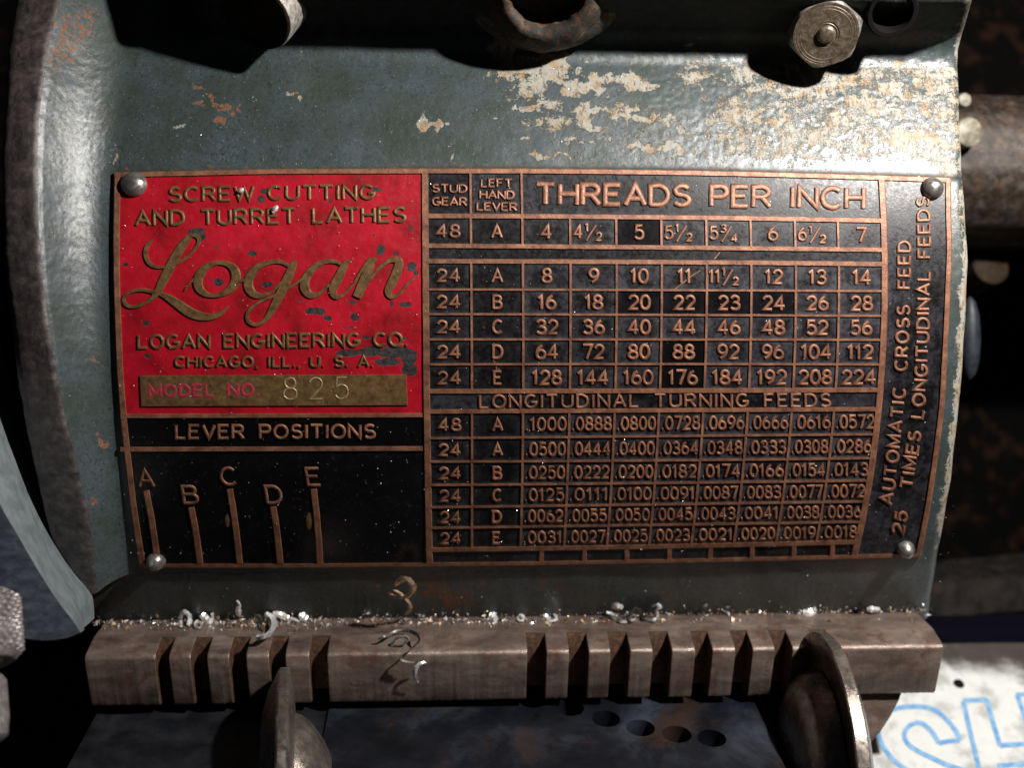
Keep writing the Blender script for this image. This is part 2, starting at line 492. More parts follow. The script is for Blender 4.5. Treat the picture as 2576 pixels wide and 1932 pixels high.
# travel direction is perpendicular to the normal: (dy,dz)=(nz,-ny)
dy, dz = sec[-1][3], -sec[-1][2]
a0 = math.atan2(dz, dy); a1 = math.atan2(0.20, -0.98)
rad = 6.0
NARC = 26
for k in range(1, NARC + 1):
    am = a0 + (a1 - a0) * (k - 0.5) / NARC
    st = rad * (a1 - a0) / NARC
    y += math.cos(am) * st; z += math.sin(am) * st
    ad = a0 + (a1 - a0) * k / NARC
    sec.append((y, z, -math.sin(ad), math.cos(ad)))
while y > -7.0:
    y += math.cos(a1) * 0.8; z += math.sin(a1) * 0.8
    sec.append((y, z, -math.sin(a1), math.cos(a1)))
for k in range(1, 14):            # rounded lip, then the upright front above it
    ad = a1 - (a1 - math.pi / 2) * min(1, k / 7)
    y += math.cos(ad) * (0.45 if k < 8 else 5); z += math.sin(ad) * (0.45 if k < 8 else 5)
    sec.append((y, z, -math.sin(ad), math.cos(ad)))
sec = np.array(sec)
# make sure normals look at the camera side
NS = sec[:, 2:4].copy()
flip = NS[:, 0] * (-1) + NS[:, 1] * 0 
for i in range(len(sec)):
    toc = np.array([CAM[1] - sec[i, 0], CAM[2] - sec[i, 1]])
    if NS[i] @ toc < 0: NS[i] *= -1
sec_py = 966 - F * sec[:, 1] / (sec[:, 0] + DIST)

i_bar = 330
alt = sec[:, :2].copy(); NA = NS.copy()
for i in range(i_bar, len(sec)):
    zz = 71.0 + (i - i_bar) * 0.75
    alt[i] = (barrel_y(zz), zz); NA[i] = ((alt[i, 0] - R0) / R0, (zz - Z0) / R0)
alt_py = 966 - F * alt[:, 1] / (alt[:, 0] + DIST)
house = thing("gearbox_housing", "dark blue grey painted lathe gearbox casting with worn paint, fills the picture", "gearbox", (0, 20, 0))

rows = len(sec)
COLS = 470
P = np.zeros((rows, COLS + 8, 3)); PX = np.zeros((rows, COLS + 8)); PY = np.zeros((rows, COLS + 8))
for i in range(rows):
    yy, zz = sec[i, 0], sec[i, 1]; py = sec_py[i]
    pl = tab(fillet_tab, py) if py < 1437 else 216
    xl = px_to_x(pl, yy, zz); xr = px_to_x(tab(edge_tab, py), yy, zz) + 0.4 * math.sin(zz * 0.5) * 0.15
    t = np.linspace(0, 1, COLS)
    xs = xl + (xr - 2.2 - xl) * t
    P[i, :COLS, 0] = xs; P[i, :COLS, 1] = yy; P[i, :COLS, 2] = zz
    for k in range(8):            # rounded right edge then the side wall
        a = (k + 1) / 5 * math.pi / 2 if k < 5 else math.pi / 2
        off = 2.2 * (1 - math.cos(a)) if k < 5 else 2.2 + (k - 4) * 15.0
        P[i, COLS + k] = (xr - 2.2 + 2.2 * math.sin(a), yy - NS[i, 0] * off, zz - NS[i, 1] * off)
    if i >= i_bar:               # at the left the front runs on upwards into the side flange
        ax_ = px_to_x(tab(fillet_tab, alt_py[i]), alt[i, 0], alt[i, 1])
        P[i, :COLS, 0] = ax_ + (xr - 2.2 - ax_) * t
        w_ = 1 - np.clip((P[i, :, 0] + 78) / 16, 0, 1); w_ = w_ * w_ * (3 - 2 * w_)
        P[i, :, 1] = P[i, :, 1] * (1 - w_) + alt[i, 0] * w_; P[i, :, 2] = P[i, :, 2] * (1 - w_) + alt[i, 1] * w_
    PX[i], PY[i] = project(P[i])
# gentle unevenness of the hand-finished casting
nz_ = vnoise(P[..., 0], P[..., 2] + P[..., 1], 0.05, 3, 3) - 0.5
fine = vnoise(P[..., 0], P[..., 2] + P[..., 1], 0.9, 5, 3) - 0.5
rough_zone = np.clip((PX - 1500) / 600, 0, 1) * np.clip((440 - PY) / 60, 0, 1)
disp = nz_ * 0.5 + fine * (0.08 + 0.20 * rough_zone)
for i in range(rows):
    P[i, :, 1] += NS[i, 0] * disp[i]; P[i, :, 2] += NS[i, 1] * disp[i]

def blobs(PX, PY, lst, soft=1.0):
    out = np.zeros_like(PX)
    if soft <= 1.0:
        wx = (vnoise(PX, PY, 0.016, 81, 4, .65) - .5) * 130; wy = (vnoise(PX, PY, 0.022, 82, 4, .65) - .5) * 70
        PX = PX + wx; PY = PY + wy
    for (cx, cy, rx, ry, s) in lst:
        d = ((PX - cx) / rx) ** 2 + ((PY - cy) / ry) ** 2
        out = np.maximum(out, s * np.clip(soft - (soft - 0.5) * d, 0, 1))
    return out
wear_list = [(1290, 118, 50, 30, 1.25), (1400, 160, 62, 34, 1.25), (1310, 165, 45, 26, 1.1), (1380, 190, 90, 24, 1.0), (1480, 210, 50, 25, .95),
    (1440, 232, 45, 16, 0.8), (1350, 264, 55, 11, 0.85), (1470, 275, 55, 22, .85), (1500, 305, 34, 22, .9), (1560, 285, 50, 20, .7), (1520, 200, 50, 20, .85),
    (1590, 215, 60, 30, .8), (1600, 292, 40, 14, .8), (1640, 300, 60, 18, .72), (1700, 315, 40, 20, .65), (1640, 368, 60, 16, .78), (1700, 378, 50, 20, .75), (1430, 345, 32, 13, .8), (1320, 347, 30, 8, .75),
    (1355, 385, 25, 10, .75), (1510, 347, 15, 14, .8), (1495, 372, 8, 10, .8), (1082, 308, 17, 19, 1.0), (1028, 308, 9, 11, .8), (1250, 303, 11, 9, .8),
    (1135, 388, 8, 12, .8), (1158, 365, 9, 5, .7), (1405, 393, 14, 7, .7), (430, 310, 17, 14, .7), (395, 340, 14, 6, .6), (740, 243, 17, 9, .8), (640, 250, 11, 8, .6),
    (1900, 215, 260, 30, .62), (2150, 225, 250, 35, .68), (1760, 190, 90, 45, .62), (2000, 300, 420, 130, .50), (1950, 370, 200, 34, .55),
    (2290, 360, 110, 42, .90), (2200, 300, 160, 45, .58), (2390, 250, 60, 60, .72), (2385, 400, 55, 70, .75), (1745, 118, 26, 9, .8), (1790, 100, 60, 12, .5), (1480, 290, 220, 130, .50), (1330, 180, 90, 70, .8), (1420, 300, 110, 50, .62)]
rust_list = [(1700, 1500, 60, 12, .55), (2100, 1480, 40, 10, .5), (700, 1500, 50, 12, .5), (540, 235, 26, 17, .9), (565, 262, 30, 17, .9), (482, 262, 18, 9, .8), (525, 302, 22, 16, .85), (500, 225, 30, 14, .6), (1345, 266, 30, 8, .7),
    (1460, 262, 40, 9, .6), (1440, 212, 18, 8, .6), (1430, 178, 16, 8, .5), (1100, 1490, 80, 30, .8), (1150, 1510, 50, 14, .9), (1195, 1472, 14, 9, .8), (1355, 1472, 17, 9, .8),
    (1412, 1468, 12, 7, .75), (930, 1480, 20, 20, .55), (1580, 1470, 12, 6, .6), (250, 60, 80, 90, .35), (1800, 130, 120, 16, .5), (1700, 180, 60, 30, .45),
    (2300, 60, 80, 70, .6), (240, 1480, 60, 60, .55)]
wear = blobs(PX, PY, wear_list) * 0.92
edge_d = tab(edge_tab, PY) - PX
wear = np.maximum(wear, np.clip(1 - edge_d / 46, 0, 1) * np.where(PY > 600, 1.1, 0.85) * np.clip((1500 - PY) / 200, 0.3, 1))
wear = np.maximum(wear, np.clip((PX - 1550) / 300, 0, 1) * np.clip((430 - PY) / 40, 0, 1) * np.clip((PY - 110) / 60, 0, 1) * 0.56)
rust = blobs(PX, PY, rust_list) * 0.9
# grimy seam over the plate; painted shade below it and up the overhang
top_line = np.interp(PX, [290, 1070, 1640, 2200, 2390], [434, 425, 428, 441, 447])
grime_shade = np.exp(-((PY - top_line) / 9.0) ** 2) * 0.8 * (PX > 270)
rust = np.maximum(rust, np.exp(-((PY - top_line + 6) / 14.0) ** 2) * 0.42)
grime_shade = np.maximum(grime_shade, np.clip((PY - 1425) / 50, 0, 1) * 0.26)
grime_shade = np.maximum(grime_shade, np.clip((118 - PY) / 45, 0, 1) * 1.5 * np.clip((P[..., 0] + 84) / 18, 0, 1) * np.where(PX > 1500, 0.58, 1.0))
a = Acc(); a.grid(P)
casting = mesh_obj("front_casting", a, MAT['paint'], house, 60, dict(wear=wear, rust=rust, grime_shade=grime_shade), recalc=False)

# flange with its fillet at the left
fr = [i for i in range(rows) if alt_py[i] < 1437]
NF = 84
PF = np.zeros((len(fr), NF, 3))
H_tab = np.array([(-200, 9.0), (0, 9.0), (100, 9.5), (300, 9.5), (900, 9.0), (1200, 7.5), (1440, 6.5)], float)
RIM = np.zeros((len(fr), 12, 3))
for q, i in enumerate(fr):
    yy, zz = alt[i, 0], alt[i, 1]; py = alt_py[i]
    H = tab(H_tab, py)
    n = NA[i]
    ry_, rz_ = yy + n[0] * H, zz + n[1] * H
    xr = px_to_x(tab(ridge_tab, 966 - F * rz_ / (ry_ + DIST)), ry_, rz_)
    xf = px_to_x(tab(fillet_tab, py), yy, zz)
    for j, t in enumerate(np.linspace(0, 1, NF)):
        h = H * (1 - t) ** 2.0
        if t < 0.06: h -= (0.06 - t) * 6
        PF[q, j] = (xr + (xf - xr) * t, yy + n[0] * h, zz + n[1] * h)
    # rim face falling away to the left, then the back
    prof = [(0.0, -0.36), (-0.8, 0.0), (-1.6, -0.15), (-2.6, -0.5)]
    Ho = H - 2.1
    oy_, oz_ = yy + n[0] * Ho, zz + n[1] * Ho
    xo = px_to_x(tab(outer_tab, 966 - F * oz_ / (oy_ + DIST)), oy_, oz_)
    pts = [(xr, H - 0.36), (xr - 0.5, H + 0.02), (xr - 1.1, H + 0.02)]
    for t in (0.25, 0.5, 0.75, 0.93): pts.append((xr - 1.1 + (xo - xr + 1.1) * t, H - 2.0 * t ** 1.3))
    pts += [(xo, H - 2.6), (xo - 0.1, H - 6), (xo + 0.2, H - 12), (xo + 1, H - 20), (xo + 3, H - 30)]
    for j, (x, h) in enumerate(pts):
        RIM[q, j] = (x, yy + n[0] * h, zz + n[1] * h)
dn = (vnoise(PF[..., 0], PF[..., 2], 0.35, 9, 4) - 0.5) * 0.35
PF[..., 1] += dn * np.linspace(1, 0.2, NF)[None, :]
dn = (vnoise(PF[..., 0], PF[..., 2], 1.9, 19, 3) - 0.5) * 0.10
PF[..., 0] += dn * np.linspace(1, 0.4, NF)[None, :]; PF[..., 1] -= dn * 0.8 * np.linspace(1, 0.6, NF)[None, :]
dn = (vnoise(RIM[..., 0], RIM[..., 2], 0.30, 12, 4) - 0.5) * 0.5
RIM[..., 1] += dn; RIM[..., 0] += dn * 0.6
RIM[:, 0] = PF[:, 0] + np.array([-0.02, -0.02, 0])
a = Acc(); a.grid(PF)
# close the cut bottom end of the flange
bot = PF[0]; back = bot + np.array([0, 14.0, 1.0])
a.grid(np.stack([bot, back]))
pxf, pyf = project(a.verts())
wf = blobs(pxf, pyf, [(270, 410, 30, 60, .4)]) + 0.02
rf = blobs(pxf, pyf, [(262, 1110, 16, 22, .8), (255, 1270, 14, 14, .7), (255, 900, 14, 18, .6), (200, 60, 60, 60, .6), (150, 90, 60, 120, .55), (330, 60, 40, 40, .5), (256, 1010, 10, 14, .6)])
mesh_obj("side_fillet", a, MAT['paint'], house, 60, dict(wear=wf, rust=rf, grime_shade=np.clip((130 - pyf) / 200, 0, 1) * 0.35), recalc=False)  # upper end darkened with painted shade
a = Acc(); a.grid(RIM)
b0 = RIM[0]; a.grid(np.stack([b0, b0 + np.array([2.0, 14.0, 1.0])]))
mesh_obj("flange_rim", a, MAT['rim'], house, 50, recalc=False)

# boss with an open bore in the overhang, a second small bore at the right
AX = np.array([-0.04, -0.78, -0.62]); AX /= np.linalg.norm(AX)
bc = at(1374, -12, -8.0)
a = Acc()
lathe(a, bc, AX, [(-22, 15.5), (-8, 14.6), (-5.0, 14.0), (-3.4, 13.2), (-2.2, 12.2), (-1.2, 11.0), (-0.5, 9.8), (-0.1, 8.9), (-0.3, 8.2), (-0.9, 7.6), (-2, 7.3), (-26, 7.2)], 72,
      rfun=lambda th, i: 1 + 0.02 * np.sin(3 * th + 1) + 0.012 * np.sin(11 * th) + 0.008 * np.sin(23 * th + 2))
V = a.verts(); pxb, pyb = project(V)
nn = vnoise(V[:, 0], V[:, 2] - V[:, 1], 0.3, 21, 3)
mesh_obj("bore_boss", a, MAT['paint'], house, 50, dict(wear=0.20 + 0.5 * nn, rust=np.full(len(V), 0.62), grime_shade=0.55 + 0.5 * vnoise(V[:, 0], V[:, 2] - V[:, 1], 0.5, 24, 3)))
A_, u_, v_ = frame_of(AX)
th = np.linspace(0, 2 * math.pi, 72, endpoint=False)
circ = lambda c, rr, s: c + AX * s + np.outer(np.cos(th) * rr, u_) + np.outer(np.sin(th) * rr, v_)
up_ = v_ if v_[2] > 0 else -v_
pc = bc + up_ * 5.0
a = Acc(); a.grid(np.array([circ(pc, 20.5, -20), circ(pc, 20.0, -7.5), circ(pc, 19.3, -5.6), circ(pc, 18.0, -4.4), circ(bc + up_ * 2, 14.5, -3.6), circ(bc, 11.0, -3.2)]), closed_u=True)
Vp = a.verts()
mesh_obj("boss_pad", a, MAT['paint'], house, 60, dict(wear=0.30 + 0.5 * vnoise(Vp[:, 0], Vp[:, 2], 0.3, 25, 3), rust=np.full(len(Vp), 0.5), grime_shade=np.full(len(Vp), 0.7)))
a = Acc(); lathe(a, bc + AX * -24.5, AX, [(0, 8.5), (1, 8.5)], 40)
mesh_obj("bore_bottom", a, MAT['hole'], house)
c2 = at(2245, 30, -7.0)
a = Acc(); lathe(a, c2, AX, [(-12, 5.6), (0.0, 5.5), (0.35, 5.2), (0.3, 4.4), (-0.6, 4.1), (-9, 4.0)], 48)
mesh_obj("small_bore", a, MAT['hole'], house)

# ------------------------------------------------------------------ bolts above the plate
def bolt_round():
    c = at(642, 42, -5.0)
    ax = np.array([-0.30, -0.62, -0.72]); ax /= np.linalg.norm(ax)
    t = thing("round_bolt", "round steel bolt with a black end sticking out at the top left", "bolt", c)
    a = Acc()
    lathe(a, c, ax, [(-45, 8.0), (-20, 8.05), (-6, 8.0), (-1.2, 7.95), (-0.4, 7.7)], 64,
          rfun=lambda th, i: 1 + 0.006 * np.sin(7 * th + i) + 0.004 * np.sin(19 * th))
    mesh_obj("shank", a, MAT['boltside'], t, 50)
    a = Acc(); lathe(a, c, ax, [(-1.0, 7.66), (-0.25, 7.62), (0.0, 7.2), (-0.25, 6.8), (-0.1, 3.0), (0.0, 0.0001)], 64)
    mesh_obj("end_face", a, MAT['boltend'], t, 50)
bolt_round()

def bolt_hex():
    c = at(2078, 86, -4.0)
    ax = np.array([-0.16, -0.80, -0.58]); ax /= np.linalg.norm(ax)
    t = thing("hex_bolt", "hexagonal bolt head with turned rings on its brown face at the top right", "bolt", c)
    a = Acc()
    A_, u, v = frame_of(ax)
    # hexagon with the corners turned off in front
    n = 72; th = np.linspace(0, 2 * math.pi, n, endpoint=False) + 0.0
    ph = 0.28
    loc = (th - ph) % (math.pi / 3) - math.pi / 6
    hexr = 7.0 / np.cos(loc)
    P_ = []
    for s, rmax, k in ((-30, 99, 1), (-14, 99, 1), (-1.6, 99, 1), (-1.1, 7.8, 1), (-0.5, 7.35, 1), (0.0, 6.9, 1)):
        rr = np.minimum(hexr * k, rmax)
        P_.append(c + A_ * s + np.outer(np.cos(th) * rr, u) + np.outer(np.sin(th) * rr, v))
    a.grid(np.array(P_), closed_u=True)
    mesh_obj("hex_head", a, MAT['hexside'], t, 28)
    a = Acc()
    prof = [(0.0, 7.75), (0.02, 7.3), (-0.10, 7.1), (0.03, 6.8), (-0.08, 6.45), (0.03, 6.1), (-0.12, 5.55), (-0.30, 5.25), (-0.05, 4.95), (0.05, 3.2), (-0.10, 3.0), (0.06, 2.7), (-0.22, 2.35), (0.28, 2.05), (0.42, 1.4), (0.45, 0.0001)]
    prof = [(s_ * 1.8, r_ * 0.89) for s_, r_ in prof]
    lathe(a, c, ax, prof, 72)
    mesh_obj("turned_face", a, MAT['hexface'], t, 50)
bolt_hex()

# ------------------------------------------------------------------ name plate
plate_c = W(1340, 930, 0.0)
plate = thing("name_plate", "etched copper lathe data plate with red panel and black thread table", "name plate", plate_c)

Lb = np.array([(425, 287), (437, 287), (600, 284), (700, 285), (800, 288), (930, 293), (1060, 303), (1141, 312), (1271, 327), (1397, 346), (1430, 351)], float)
Rb = np.array([(440, 2393), (492, 2392), (631, 2395), (842, 2386), (1022, 2376), (1143, 2361), (1263, 2343), (1354, 2326), (1398, 2316)], float)
def q3(x, a, b, c):
    # quadratic through values at 1070, 1640, 2200
    x0, x1, x2 = 1070.0, 1640.0, 2200.0
    return (a * (x - x1) * (x - x2) / ((x0 - x1) * (x0 - x2)) + b * (x - x0) * (x - x2) / ((x1 - x0) * (x1 - x2))
            + c * (x - x0) * (x - x1) / ((x2 - x0) * (x2 - x1)))
RULES = [(430, 433, 446), (543, 546, 554), (618, 622, 628), (657, 659, 664), (728, 729.5, 732), (790, 792, 794.5), (854, 854, 855), (917, 916, 917),
         (985, 983.5, 981.5), (1036, 1033, 1030), (1103, 1098, 1093), (1162, 1159, 1153), (1221, 1216, 1209.5), (1277, 1270, 1262), (1329, 1321.5, 1313),
         (1384, 1376, 1363), (1421, 1413, 1400)]
def ry(k, x):
    return q3(np.clip(x, 1040, 2330), *RULES[k])
def top_y(x):
    return np.where(np.asarray(x) < 1070, np.interp(x, [285, 700, 1070], [440, 431, 430]), q3(np.asarray(x, float), *RULES[0]))
def bot_y(x):
    return np.where(np.asarray(x) < 1070, np.interp(x, [340, 700, 1070], [1424, 1424, 1421]), q3(np.asarray(x, float), *RULES[16]))

def xw_to_px(xw, py):
    g = np.linspace(200, 2500, 24)
    return np.interp(xw, W(g, np.full_like(g, py), 0.8)[:, 0], g)
def vline(pt, pb, y0=500.0, y1=1360.0):
    a_, b_ = W(pt, y0, .8)[0], W(pb, y1, .8)[0]
    def f(y):
        y = np.atleast_1d(np.asarray(y, float))
        return np.array([xw_to_px(a_ + (b_ - a_) * (q - y0) / (y1 - y0), q) for q in y])
    return f
VL = [vline(1069, 1079), vline(1184, 1187), vline(1313, 1310), vline(1433, 1420), vline(1549, 1528), vline(1662, 1634), vline(1775, 1740),
      vline(1886, 1847), vline(1997, 1953), vline(2105, 2054), vline(2220.5, 2158)]
VLc = []
YY = np.linspace(380, 1480, 56)
for f_ in VL: VLc.append(f_(YY))
def vx(c, y): return np.interp(y, YY, VLc[c])

H_SHEET, H_EN, H_RULE, H_LET = 0.55, 0.66, 1.00, 0.98

# base sheet
a = Acc()
NR, NC = 60, 90
G = np.zeros((NR, NC, 3))
for i, v in enumerate(np.linspace(0, 1, NR)):
    for_x = np.linspace(0, 1, NC)
    yl = 432 + (1430 - 432) * v; 
    yr = 448 + (1398 - 448) * v
    xl = np.interp(yl, Lb[:, 0], Lb[:, 1]); xr = np.interp(yr, Rb[:, 0], Rb[:, 1])
    xs = xl + (xr - xl) * for_x
    ty = top_y(xs) - 6; by = bot_y(xs) + 6
    G[i] = W(xs, ty + (by - ty) * v, H_SHEET)
a.grid(G)
def lower(pts, dh=H_SHEET):
    p = pts.copy(); n = p - np.array([0, R0, Z0]); n[:, 0] = 0; n /= np.linalg.norm(n, axis=1)[:, None]
    return p - n * dh
loop = np.concatenate([G[0], G[1:, -1], G[-1, -2::-1], G[-2:0:-1, 0]])
a.grid(np.stack([loop, lower(loop, H_SHEET - 0.02)]), closed_u=True)
mesh_obj("copper_sheet", a, MAT['copper'], plate, 30)

def ribbon(acc, pts, hw, h0, h1, flat=True, closed=False):
    pts = np.asarray(pts, float); m = len(pts)
    hw = np.broadcast_to(np.asarray(hw, float), (m,))
    if closed:
        d1 = pts - np.roll(pts, 1, 0); d2 = np.roll(pts, -1, 0) - pts
    else:
        d1 = np.vstack([pts[1] - pts[0], np.diff(pts, axis=0)]); d2 = np.vstack([np.diff(pts, axis=0), pts[-1] - pts[-2]])
    d1 = d1 / (np.linalg.norm(d1, axis=1)[:, None] + 1e-9); d2 = d2 / (np.linalg.norm(d2, axis=1)[:, None] + 1e-9)
    n1 = np.stack([d1[:, 1], -d1[:, 0]], 1); n2 = np.stack([d2[:, 1], -d2[:, 0]], 1)
    n = n1 + n2; L = np.linalg.norm(n, axis=1)[:, None]; n = n / (L + 1e-9)
    k = 1.0 / np.clip((n * n1).sum(1), 0.55, 1)
    if flat: offs = [(-1.12, h0), (-0.80, h1), (0.80, h1), (1.12, h0)]
    else: offs = [(-1.22, h0), (-0.86, h0 + (h1 - h0) * .80), (-0.52, h1), (0.52, h1), (0.86, h0 + (h1 - h0) * .80), (1.22, h0)]
    P = []
    for o, h in offs:
        q = pts + n * (o * hw * k)[:, None]
        P.append(W(q[:, 0], q[:, 1], h))
    P = np.array(P).transpose(1, 0, 2)
    acc.grid(P, closed_v=closed)
    if not closed:
        c = P.shape[1]
        for e, s in ((0, -1), (m - 1, 1)):
            t = (d1[0] if e == 0 else d2[-1]) * s * hw[e] * 0.30
            q = [pts[e] + n[e] * (o * hw[e]) * 0.95 + t for o, h in offs]
            E = W(np.array([p[0] for p in q]), np.array([p[1] for p in q]), h0)
            acc.grid(np.stack([P[e], E]))

def add_rule(name, pts, hw, mat='copper', h1=H_RULE):
    a = Acc(); ribbon(a, pts, hw, H_SHEET - 0.1, h1 + random.uniform(-.012, .012))
    return mesh_obj(name, a, MAT[mat], plate, 35)

def wob(pts, s=0.5):
    pts = np.array(pts, float); pts[1:-1] += RNG.normal(0, s, pts[1:-1].shape) * 0.22; return pts

# outer border (four rules), main dividers, table rules
xs = np.linspace(288, 2390, 90)
add_rule("border_rule", wob(np.stack([xs, top_y(xs)], 1), .6), 6.5)
xs = np.linspace(352, 2316, 80)
add_rule("border_rule", wob(np.stack([xs, bot_y(xs)], 1), .5), 4.8)
ys = np.linspace(438, 1424, 60)
add_rule("border_rule", wob(np.stack([np.interp(ys, Lb[:, 0], Lb[:, 1]) + 8.5, ys], 1), .5), 8.0)
ys = np.linspace(452, 1396, 60)
add_rule("border_rule", wob(np.stack([np.interp(ys, Rb[:, 0], Rb[:, 1]) - 7, ys], 1), .5), 6.5)
ys = np.linspace(432, 1420, 60); add_rule("divider_rule", wob(np.stack([vx(0, ys), ys], 1)), 8.8)
ys = np.linspace(448, 1402, 60); add_rule("divider_rule", wob(np.stack([vx(10, ys), ys], 1)), 8.4)
xs = np.linspace(303, 1062, 30); add_rule("divider_rule", wob(np.stack([xs, np.interp(xs, [303, 1062], [1047, 1045])], 1)), 5.8)
add_rule("divider_rule", wob(np.stack([xs, np.interp(xs, [303, 1062], [1131, 1129])], 1)), 6.3)
THICK = {1: 6.6, 2: 6.2, 3: 6.4, 8: 6.4, 9: 5.8, 15: 6.0}
for k in range(1, 16):
    xs = np.linspace(1076, vx(10, ry(k, 2200)) - 4, 50)
    add_rule("row_rule", wob(np.stack([xs, ry(k, xs)], 1), .5), THICK.get(k, 3.1))
SEG = [(0, 1), (1, 2), (3, 8), (9, 15)]
for c in range(1, 10):
    for (k0, k1) in SEG:
        if k0 == 0 and c > 2: continue
        y0 = ry(k0, vx(c, 500)); y1 = ry(k1, vx(c, 1000))
        ys = np.linspace(y0 + 1, y1 - 1, max(4, int((y1 - y0) / 16)))
        add_rule("column_rule", wob(np.stack([vx(c, ys), ys], 1), .45), 3.1, h1=H_RULE - 0.03)
for tx in (1362, 1470, 1577, 1684, 1787, 1892, 1997, 2094):
    y0 = ry(15, tx); y1 = ry(16, tx)
    add_rule("column_rule", [(tx + 1, y0 + 3), (tx, (y0 + y1) / 2), (tx - 1, y1 - 3)], 6.0, h1=H_RULE - 0.03)

# ---- stroke font
def E(cx, cy, rx, ry_, a0, a1, n=None):
    n = n or max(5, int(abs(a1 - a0) / 22) + 1)
    t = np.radians(np.linspace(a0, a1, n))
    return [(cx + rx * math.cos(q), cy + ry_ * math.sin(q)) for q in t]
GL = {
 '0': (.62, [E(.31, .5, .31, .5, 90, 450, 17)[:-1] + ['c']]),
 '1': (.34, [[(.0, .80), (.20, .99), (.20, 0)]]),
 '2': (.62, [E(.31, .70, .29, .29, 165, -35) + [(.03, .0), (.62, .0)]]),
 '3': (.62, [E(.29, .75, .27, .25, 155, -90) + E(.30, .26, .31, .26, 90, -155)]),
 '4': (.68, [[(.47, 0), (.47, 1), (.0, .27), (.68, .27)]]),
 '5': (.62, [[(.57, 1), (.13, 1), (.08, .56)] + E(.30, .33, .31, .33, 125, -150)]),
 '6': (.62, [E(.31, .31, .30, .31, 90, 450, 13)[:-1] + ['c'], E(.60, .32, .59, .68, 180, 108)]),
 '7': (.60, [[(.0, 1), (.60, 1), (.24, 0)]]),
 '8': (.62, [E(.31, .26, .31, .26, 90, 450, 13)[:-1] + ['c'], E(.31, .76, .25, .24, 90, 450, 12)[:-1] + ['c']]),
 '9': (.62, [E(.31, .69, .30, .31, 90, 450, 13)[:-1] + ['c'], E(.02, .68, .59, .68, 0, -72)]),
 '.': (.10, [[(.0, .04), (.07, .04)]]),
 ',': (.12, [[(.07, .06), (.0, -.14)]]),
 '/': (.50, [[(.0, -.08), (.5, 1.08)]]),
 'A': (.78, [[(0, 0), (.39, 1), (.78, 0)], [(.15, .32), (.63, .32)]]),
 'B': (.66, [[(0, 0), (0, 1), (.36, 1)] + E(.36, .76, .24, .24, 80, -90) + [(.02, .52)], [(.36, .52)] + E(.38, .26, .28, .26, 90, -90) + [(0, 0)]]),
 'C': (.74, [E(.40, .5, .40, .5, 45, 315, 14)]),
 'D': (.72, [[(0, 0), (0, 1), (.30, 1)] + E(.30, .5, .42, .5, 85, -85) + [(.30, 0), (0, 0)]]),
 'E': (.60, [[(.60, 1), (0, 1), (0, 0), (.60, 0)], [(0, .52), (.50, .52)]]),
 'F': (.58, [[(.58, 1), (0, 1), (0, 0)], [(0, .52), (.48, .52)]]),
 'G': (.78, [E(.40, .5, .40, .5, 48, 340, 14) + [(.78, .42), (.44, .42)]]),
 'H': (.70, [[(0, 0), (0, 1)], [(.70, 0), (.70, 1)], [(0, .52), (.70, .52)]]),
 'I': (.06, [[(.03, 0), (.03, 1)]]),
 'L': (.56, [[(0, 1), (0, 0), (.56, 0)]]),
 'M': (.84, [[(0, 0), (0.02, 1), (.42, .15), (.82, 1), (.84, 0)]]),
 'N': (.72, [[(0, 0), (0, 1), (.72, 0), (.72, 1)]]),
 'O': (.82, [E(.41, .5, .41, .5, 90, 450, 19)[:-1] + ['c']]),
 'P': (.64, [[(0, 0), (0, 1), (.36, 1)] + E(.36, .73, .27, .27, 80, -90) + [(0, .46)]]),
 'R': (.68, [[(0, 0), (0, 1), (.36, 1)] + E(.36, .74, .27, .26, 80, -90) + [(.02, .48)], [(.34, .48), (.68, 0)]]),
 'S': (.64, [E(.33, .75, .28, .25, 30, 250, 9) + E(.32, .26, .31, .26, 70, -150, 10)]),
 'T': (.70, [[(0, 1), (.70, 1)], [(.35, 1), (.35, 0)]]),
 'U': (.70, [[(0, 1), (0, .34)] + E(.35, .33, .35, .33, 190, 350, 9) + [(.70, 1)]]),
 'V': (.74, [[(0, 1), (.37, 0), (.74, 1)]]),
 'W': (1.06, [[(0, 1), (.26, 0), (.53, .9), (.80, 0), (1.06, 1)]]),
 ' ': (.50, []),
}
def densify(p, step=0.25):
    out = [p[0]]
    for a_, b_ in zip(p[:-1], p[1:]):
        d = math.dist(a_, b_); n = max(1, int(d / step))
        for k in range(1, n + 1): out.append((a_[0] + (b_[0] - a_[0]) * k / n, a_[1] + (b_[1] - a_[1]) * k / n))
    return out
def glyph(acc, ch, tf, hw, h0, h1, flat=False):
    hw = hw * 1.03
    w, strokes = GL[ch]
    for si, st in enumerate(strokes):
        closed = st[-1] == 'c'
        p = st[:-1] if closed else st
        if not closed: p = densify(p)
        q = np.array([tf(x, y) for x, y in p])
        q += RNG.normal(0, 0.22, q.shape)
        ribbon(acc, q, hw * (1 + random.uniform(-.06, .06)), h0, h1 + si * 0.008 + random.uniform(-.01, .01), flat, closed)

